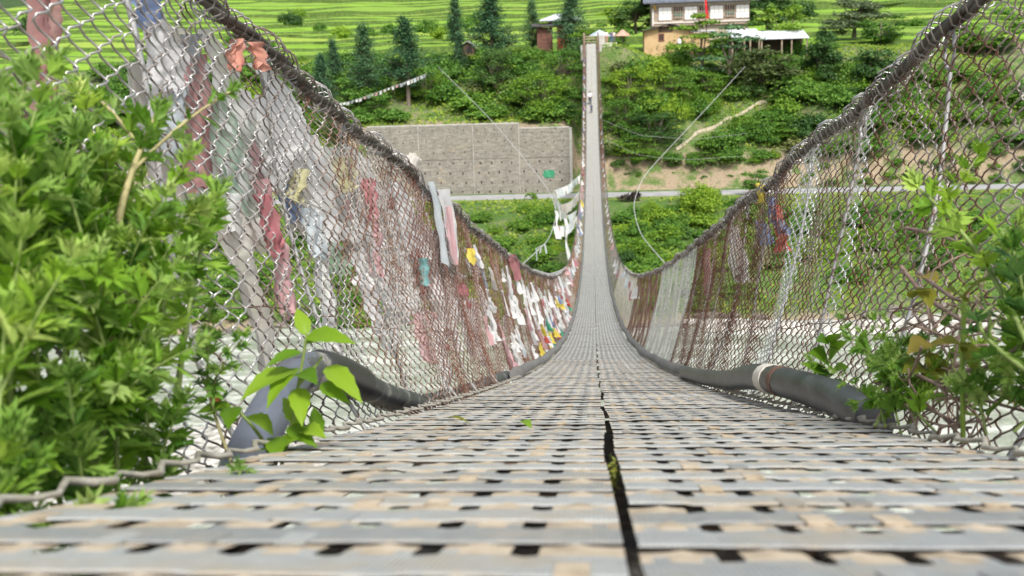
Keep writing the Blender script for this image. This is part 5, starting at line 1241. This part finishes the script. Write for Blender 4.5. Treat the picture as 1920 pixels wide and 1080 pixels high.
def lobed(b, base, ax, up, L, mat=0, lobes=3, wid=.30, droop=.25):
    ax = ax/np.linalg.norm(ax); sd = np.cross(ax, up); sd /= np.linalg.norm(sd)+1e-9; nm = np.cross(sd, ax)
    pts = []; f = lambda x, y, z=0: base+ax*x*L+sd*y*L+nm*(z-droop*x*x)*L
    st = np.linspace(.16, .72, lobes+1)
    V = [f(0, 0), f(st[0], .012)]; V = []
    for x in st: V += [f(x, .022), f(x, -.022)]
    n0 = len(V); F = []
    V += [f(0, .008), f(0, -.008)]; F.append([n0, 0, 1, n0+1][::-1])
    for i in range(lobes):
        F.append([2*i, 2*i+2, 2*i+3, 2*i+1])
        ln = wid*(.65+.5*math.sin(math.pi*(i+.7)/lobes)); xm = (st[i]+st[i+1])/2
        for s_, o in ((1, 0), (-1, 1)):
            k = len(V); V += [f(st[i]+.065, s_*ln*.5, .05), f(xm+.25, s_*ln, .06), f(xm+.155, s_*ln*.40, .03)]
            q = [2*i+o, k, k+1, k+2]; F.append(q if s_ < 0 else q[::-1]); q = [2*i+o, k+2, 2*i+2+o, 2*i+2+o]; F.append(q if s_ < 0 else [q[0], q[2], q[1], q[1]])
    e = 2*lobes; k = len(V); V += [f(.84, .055), f(1.06, 0, -.02), f(.84, -.055)]
    F += [[e, e+1, k+2, k], [k, k+2, k+1, k+1]]
    b.add(V, F, mat)
def ovate(b, base, tip, up, wid=.42, mat=0, droop=.12, fold=.26):
    base, tip = np.array(base, float), np.array(tip, float); ax = tip-base; L = np.linalg.norm(ax); ax /= L
    sd = np.cross(ax, up); sd /= np.linalg.norm(sd)+1e-9; nm = np.cross(sd, ax)
    x = np.linspace(0, 1, 10); w = wid*.5*np.sin(math.pi*np.clip(x, 0, 1)**.75)**.9*(1-.35*x)*1.25; w[0] = .012; w[-1] = .004
    w[1:-1] *= 1+.07*(-1)**np.arange(8)
    V = []
    for xi, wi in zip(x, w):
        for s_ in (-1, -.5, 0, .5, 1): V.append(base+ax*xi*L+sd*s_*wi*L+nm*L*(fold*abs(s_)*wi*2-droop*math.sin(math.pi*xi)*-1*(.6)-.02*(s_*3)**2*wi))
    b.grid(np.array(V).reshape(10, 5, 3), mat)
def bez(p0, p1, bow, n=14):
    p0, p1 = np.array(p0, float), np.array(p1, float); u = np.linspace(0, 1, n)[:, None]
    return p0*(1-u)+p1*u+np.array(bow)*np.sin(u*math.pi)
def mugwort(label, group, root, tip, seed, nl=30, L=.075, lm='mug', lm2='mugpale', side=4, stem='stem', r=.0042, low=.18):
    rg = np.random.default_rng(seed); t = thing('weed_plant', label, 'plant', tuple(root), group)
    P = bez(root, tip, (rg.normal(0, .03), rg.normal(0, .03), .02), 18); sb = MB(); sb.tube(P, np.linspace(r*1.25, r*.5, 18), 6)
    lb = MB()
    def leaves(P, n, L, a0, lo):
        for i in range(n):
            u = lo+(1-lo)*(i+.5)/n; k = u*(len(P)-1); k0 = min(int(k), len(P)-2); p = P[k0]+(P[k0+1]-P[k0])*(k-k0); T = P[k0+1]-P[k0]; T /= np.linalg.norm(T)
            a = a0+i*2.4; e = np.cross(T, [1, 0, .01]); e /= np.linalg.norm(e); g = np.cross(T, e)
            out = math.cos(a)*e+math.sin(a)*g; el = rg.uniform(.15, .75)+.5*u
            ax = out*math.cos(el)+T*math.sin(el)
            lobed(lb, p, ax+rg.normal(0, .12, 3), T+rg.normal(0, .2, 3), L*(1.15-.55*u)*rg.uniform(.7, 1.2), 0 if rg.random() < .7 else 1, 3 if L > .05 else 2, rg.uniform(.34, .48), rg.uniform(.05, .4))
    leaves(P, nl, L, rg.uniform(0, 6), low)
    for j in range(7):
        a = j*2.4; T = P[-1]-P[-3]; T /= np.linalg.norm(T); o = np.array([math.cos(a), math.sin(a), .2]); lobed(lb, P[-1], T*.9+o*.55, o, L*.6*rg.uniform(.7, 1.1), 1, 2, .28, -.05)
    for j in range(side):
        u = rg.uniform(.35, .9); p = P[int(u*17)]; d_ = np.array([rg.normal(0, .7), rg.normal(-.1, .6), .9]); Lb = rg.uniform(.10, .24)
        Q = bez(p, p+d_/np.linalg.norm(d_)*Lb, (0, 0, .01), 8); sb.tube(Q, np.linspace(r*.5, r*.25, 8), 5); leaves(Q, 9, L*.72, rg.uniform(0, 6), .1)
        for q in range(4):
            a = q*1.6; o = np.array([math.cos(a), math.sin(a), .3]); lobed(lb, Q[-1], d_*.6+o*.6, o, L*.42, 1, 2, .28, 0)
    relink(sb.build('stem', M[stem], t, True), t); relink(lb.build('foliage', [G[lm], G[lm2]], t, True), t)
    return t
GL = 'leafy weeds crowding the left edge of the deck'
LAB = 'bushy green weed with lobed leaves crowding the left edge of the deck'
rp = random.Random(5)
TIPS = [(45,150,1.42),(-20,190,1.3),(15,235,1.25),(95,235,1.5),(150,262,1.5),(200,300,1.55),(120,330,1.35),(-30,350,1.15),(240,372,1.6),(170,390,1.45),(300,430,1.7),(40,450,1.15),(225,460,1.5),(150,520,1.3),(70,560,1.15),(10,600,1.05),(120,650,1.2),(250,670,1.5),(180,720,1.3),(20,830,1.0),(150,860,1.15),(60,900,1.02),(300,900,1.45),(-10,930,0.98),(20,960,1.0)]
for i, (px, py, d) in enumerate(TIPS):
    d = d+.12; tip = at(px, py, d); x0 = min(tip[0]-.02, -.72)
    tip[0] = min(tip[0], -.70) if py > 700 else tip[0]
    root = np.array([x0+rp.uniform(-.14, .06), d+rp.uniform(-.06, .1), tip[2]-rp.uniform(.42, .62)])
    ln = np.linalg.norm(tip-root)
    mugwort(LAB, GL, root, tip, 100+i, int(16+6*rp.random()), .094, rp.choice(['mug', 'mug', 'mug', 'mugdark']), 'mugpale', 3)
tip = at(293, 215, 1.78); mugwort('tall weed with a thick bare tan stem standing out of the left bushes', None, at(205, 640, 1.62), tip, 300, 12, .075, 'mug', 'mugpale', 2, 'tanstem', .0075, .72)
tip = at(405, 365, 1.95); mugwort('weed with a pale star of leaves at its tip before the cream scarf', None, at(330, 760, 1.75), tip, 301, 22, .085, 'mug', 'mugpale', 3, 'stem', .005, .35)
tip = at(420, 300, 2.0)
mugwort('thin brownish weed stalk beside the bent hose', None, at(440, 880, 1.9), at(400, 610, 2.0), 303, 16, .06, 'mugdark', 'mug', 3, 'tanstem', .003, .2)
# broad-leaved sapling in front of the bent hose
t = thing('sapling', 'young sapling with broad pointed leaves in front of the bent hose', 'plant', tuple(at(515, 850, 1.95)))
sb, lb = MB(), MB(); d = 1.95
A = lambda px, py, o=0: at(px, py, d+o)
for path in ([(520, 900), (548, 800), (560, 720), (572, 650), (575, 625)], [(520, 880), (490, 820), (462, 785), (436, 762)], [(560, 720), (590, 690), (604, 668)]):
    sb.tube(curve([A(*p) for p in path], 18), np.linspace(.0045, .0025, 18), 6)
for (b0, t0, w, ob, ot) in [((575,631),(668,645),.40,0,-.05),((574,630),(556,578),.5,0,.05),((572,645),(632,622),.42,0,.06),((565,660),(497,690),.42,0,-.06),((552,694),(450,752),.46,0,-.10),((612,688),(680,757),.40,0,-.08),((602,720),(658,758),.42,0,-.05),((558,690),(500,768),.42,0,-.10),((560,728),(566,800),.5,0,-.08),((512,812),(459,782),.7,0,-.05),((516,820),(520,872),.55,0,-.08),((566,800),(530,745),.55,0,.05),((600,818),(588,762),.5,0,.05),((566,805),(612,822),.5,0,-.06),((540,800),(596,840),.45,0,-.05),((434,760),(366,776),.45,0,-.03),((436,764),(428,806),.6,0,-.08),((560,700),(596,722),.5,0,-.08),((520,850),(560,822),.55,0,-.05),((520,850),(486,846),.55,0,-.05)]:
    ovate(lb, A(*b0), A(t0[0], t0[1], ot), np.array([.25*math.sin(b0[0]), -.55, .8]), w*.80)
relink(sb.build('stem', M['stem'], t, True), t); relink(lb.build('foliage', G['broad'], t, True), t)
b = MB(); ovate(b, A(398, 740, -.01), A(412, 752, -.02), np.array([0, -1, .3]), .9); tag(b.build('withered_leaf', plain('orange red leaf', (.62, .16, .05), .7), None, True), 'small orange red withered leaf on the sapling twig', 'leaf')

# right side: brambles, sprigs and a mugwort branch
bt = thing('dry_bramble', 'tangle of bare brown bramble canes at the right edge of the deck', 'bramble', (.95, 2.3, -1.4))
rg = np.random.default_rng(77)
CAN = [[(1600,652,2.7),(1690,690,2.5),(1790,735,2.3),(1935,775,2.1)],[(1640,715,2.6),(1740,765,2.4),(1815,806,2.3)],[(1700,428,2.9),(1760,440,2.7),(1800,455,2.6)],[(1722,512,2.8),(1790,562,2.5),(1860,572,2.3)],[(1740,560,2.7),(1808,605,2.5),(1870,600,2.3)],[(1690,500,2.8),(1735,560,2.7),(1760,640,2.6),(1800,700,2.5)],[(1930,640,2.0),(1850,690,2.2),(1780,700,2.4),(1730,740,2.5)]]
for c_ in CAN:
    b = MB(); b.tube(curve([at(*p) for p in c_], 30), np.linspace(.006, .003, 30), 6); relink(b.build('cane', M['cane'], bt, True), bt)
for i in range(55):
    px, py = rg.uniform(1690, 1930), rg.uniform(560, 815); d = rg.uniform(2.15, 2.9); p = at(px, py, d)
    p[0] = max(p[0], .70); v = rg.normal(0, 1, 3); v /= np.linalg.norm(v); L = rg.uniform(.08, .26); bow = rg.normal(0, .05, 3)
    b = MB(); Q = bez(p-v*L/2, p+v*L/2, bow, 10); Q[:, 0] = np.maximum(Q[:, 0], .69); b.tube(Q, rg.uniform(.0018, .0036), 5); relink(b.build('cane', M['cane'], bt, True), bt)
GRr = 'leafy weeds at the right edge of the deck'
mugwort('weed branch arching left from the right edge with pale lobed leaves', None, at(1925, 640, 1.95), at(1722, 352, 2.25), 310, 16, .085, 'mug', 'mugpale', 2, 'stem', .005, .25)
mugwort('dark leafed weed at the far right edge of the fence', None, at(1945, 800, 1.9), at(1900, 470, 2.0), 311, 14, .095, 'deep', 'mugdark', 2, 'stem', .005, .1)
mugwort('dense dark weed leaning in from the right frame edge', None, at(1960, 720, 1.95), at(1890, 560, 2.0), 316, 9, .08, 'deep', 'mugdark', 1, 'stem', .005, .1)
for i, (r0, t0, n, L) in enumerate([((1640,800,2.5),(1655,690,2.6),16,.07),((1690,815,2.4),(1690,650,2.55),18,.07),((1720,810,2.4),(1640,600,2.7),18,.05),((1660,800,2.45),(1610,755,2.6),10,.06),((1760,815,2.3),(1745,745,2.4),12,.06),((1850,815,2.1),(1870,700,2.2),18,.075),((1900,810,2.05),(1910,740,2.1),14,.075),((1790,810,2.3),(1830,660,2.4),14,.06),((1930,780,2.0),(1905,620,2.1),20,.08),((1700,800,2.5),(1720,720,2.5),12,.07)]):
    mugwort('slender green weed with small lobed leaves at the right edge of the deck', GRr, at(*r0), at(*t0), 320+i, int(n*.7), L, rp.choice(['mug', 'mugdark', 'mug']), 'mugpale', 2, 'stem', .0028, .12)
t = thing('weed_stalk', 'straight bright green stalk rising at the right edge of the deck', 'plant', tuple(at(1806, 812, 2.15)))
b = MB(); b.tube(curve([at(1806, 830, 2.15), at(1804, 690, 2.17), at(1808, 560, 2.2)], 16), .0052, 6); relink(b.build('stem', plain('bright stalk', (.22, .33, .04), .5), t, True), t)
lb = MB()
for (b0, t0, m) in [((1806,655),(1762,640),0),((1808,560),(1860,520),0),((1806,640),(1830,700),0),((1808,565),(1770,545),0)]: ovate(lb, at(*b0, 2.18), at(*t0, 2.12), np.array([0, -.5, .9]), .4)
relink(lb.build('foliage', G['turn'], t, True), t)
t = thing('vine', 'olive yellow leaved vine climbing through the bramble on the right', 'plant', tuple(at(1740, 700, 2.5)))
sb, lb = MB(), MB(); sb.tube(curve([at(1700, 800, 2.5), at(1735, 690, 2.5), at(1745, 600, 2.6), at(1725, 520, 2.7)], 20), .003, 5)
for (b0, t0, w) in [((1728,540),(1745,580),.5),((1738,640),(1700,665),.45),((1742,660),(1768,735),.4),((1735,690),(1690,700),.5),((1738,650),(1800,645),.3),((1725,520),(1760,530),.6),((1712,560),(1742,545),.5),((1740,700),(1790,690),.4)]: ovate(lb, at(*b0, 2.5), at(*t0, 2.42), np.array([0, -.6, .8]), w)
relink(sb.build('stem', M['cane'], t, True), t); relink(lb.build('foliage', G['turn'], t, True), t)
t = thing('seedling', 'round leaved bright seedling just behind the hose with the cream ring', 'plant', tuple(at(1545, 740, 3.4)))
sb, lb = MB(), MB(); sb.tube(curve([at(1560, 760, 3.4), at(1552, 700, 3.45), at(1560, 640, 3.5)], 12), .003, 5)
for (b0, t0, w) in [((1555,690),(1515,662),.7),((1556,680),(1590,640),.6),((1558,650),(1530,640),.6),((1556,700),(1525,700),.55),((1556,705),(1592,690),.6),((1555,720),(1500,680),.35),((1556,715),(1580,735),.6),((1560,645),(1575,625),.5)]: ovate(lb, at(*b0, 3.42), at(*t0, 3.34), np.array([0, -.6, .8]), w)
relink(sb.build('stem', M['stem'], t, True), t); relink(lb.build('foliage', G['broad'], t, True), t)
# small things on the deck
mugwort('tiny pale weed sprouting through the left deck grating', None, at(402, 945, 1.42), at(404, 905, 1.44), 340, 9, .03, 'mugpale', 'mug', 0, 'stem', .0015, .1)
def deck_at(px, py):
    r = ray(px, py); ds = np.arange(.5, 12, .005); e = r[2]*ds-zd(ds); i = np.argmax(e < 0); return np.array([r[0]*ds[i]+CAMX, ds[i], r[2]*ds[i]])
p = deck_at(1399, 741); o = bpy.data.objects.new('pebble', RK[1].copy()); o.data.materials[0] = plain('white pebble', (.72, .72, .70), .7); C.objects.link(o); o.location = p+np.array([0, 0, .01]); o.scale = (.018, .018, .016); tag(o, 'small white pebble on the deck near the taped hose', 'pebble')
for (px, py, dx, lab, m) in [(868, 797, .07, 'thin yellow green grass blade lying on the left half of the deck', 'turn'), (990, 806, .03, 'bright green leaf scrap lying on the deck left of the gap', 'broad')]:
    p = deck_at(px, py); b = MB(); ovate(b, p+[-dx*.7, .04, .009], p+[dx*.35, -.025, .012], np.array([0, 0, 1.0]), .16 if dx > .05 else .4); tag(b.build('fallen_leaf', G[m], None, True), lab, 'leaf')
p = deck_at(1163, 872); p[0] = .002; b = MB(); rg = np.random.default_rng(8); cards(b, p+rg.normal(0, 1, (110, 3))*np.array([.0045, .030, .005])-[0, 0, .016], np.array([0, 0, 1.0])+0*rg.normal(0, 1, (110, 3)), .012, rg, .5)
tag(b.build('moss_tuft', mat_leaf('moss', (.10, .13, .02), (.20, .20, .03), (.26, .24, .05), .2)), 'small tuft of yellow green moss in the deck gap', 'moss', kind='stuff')
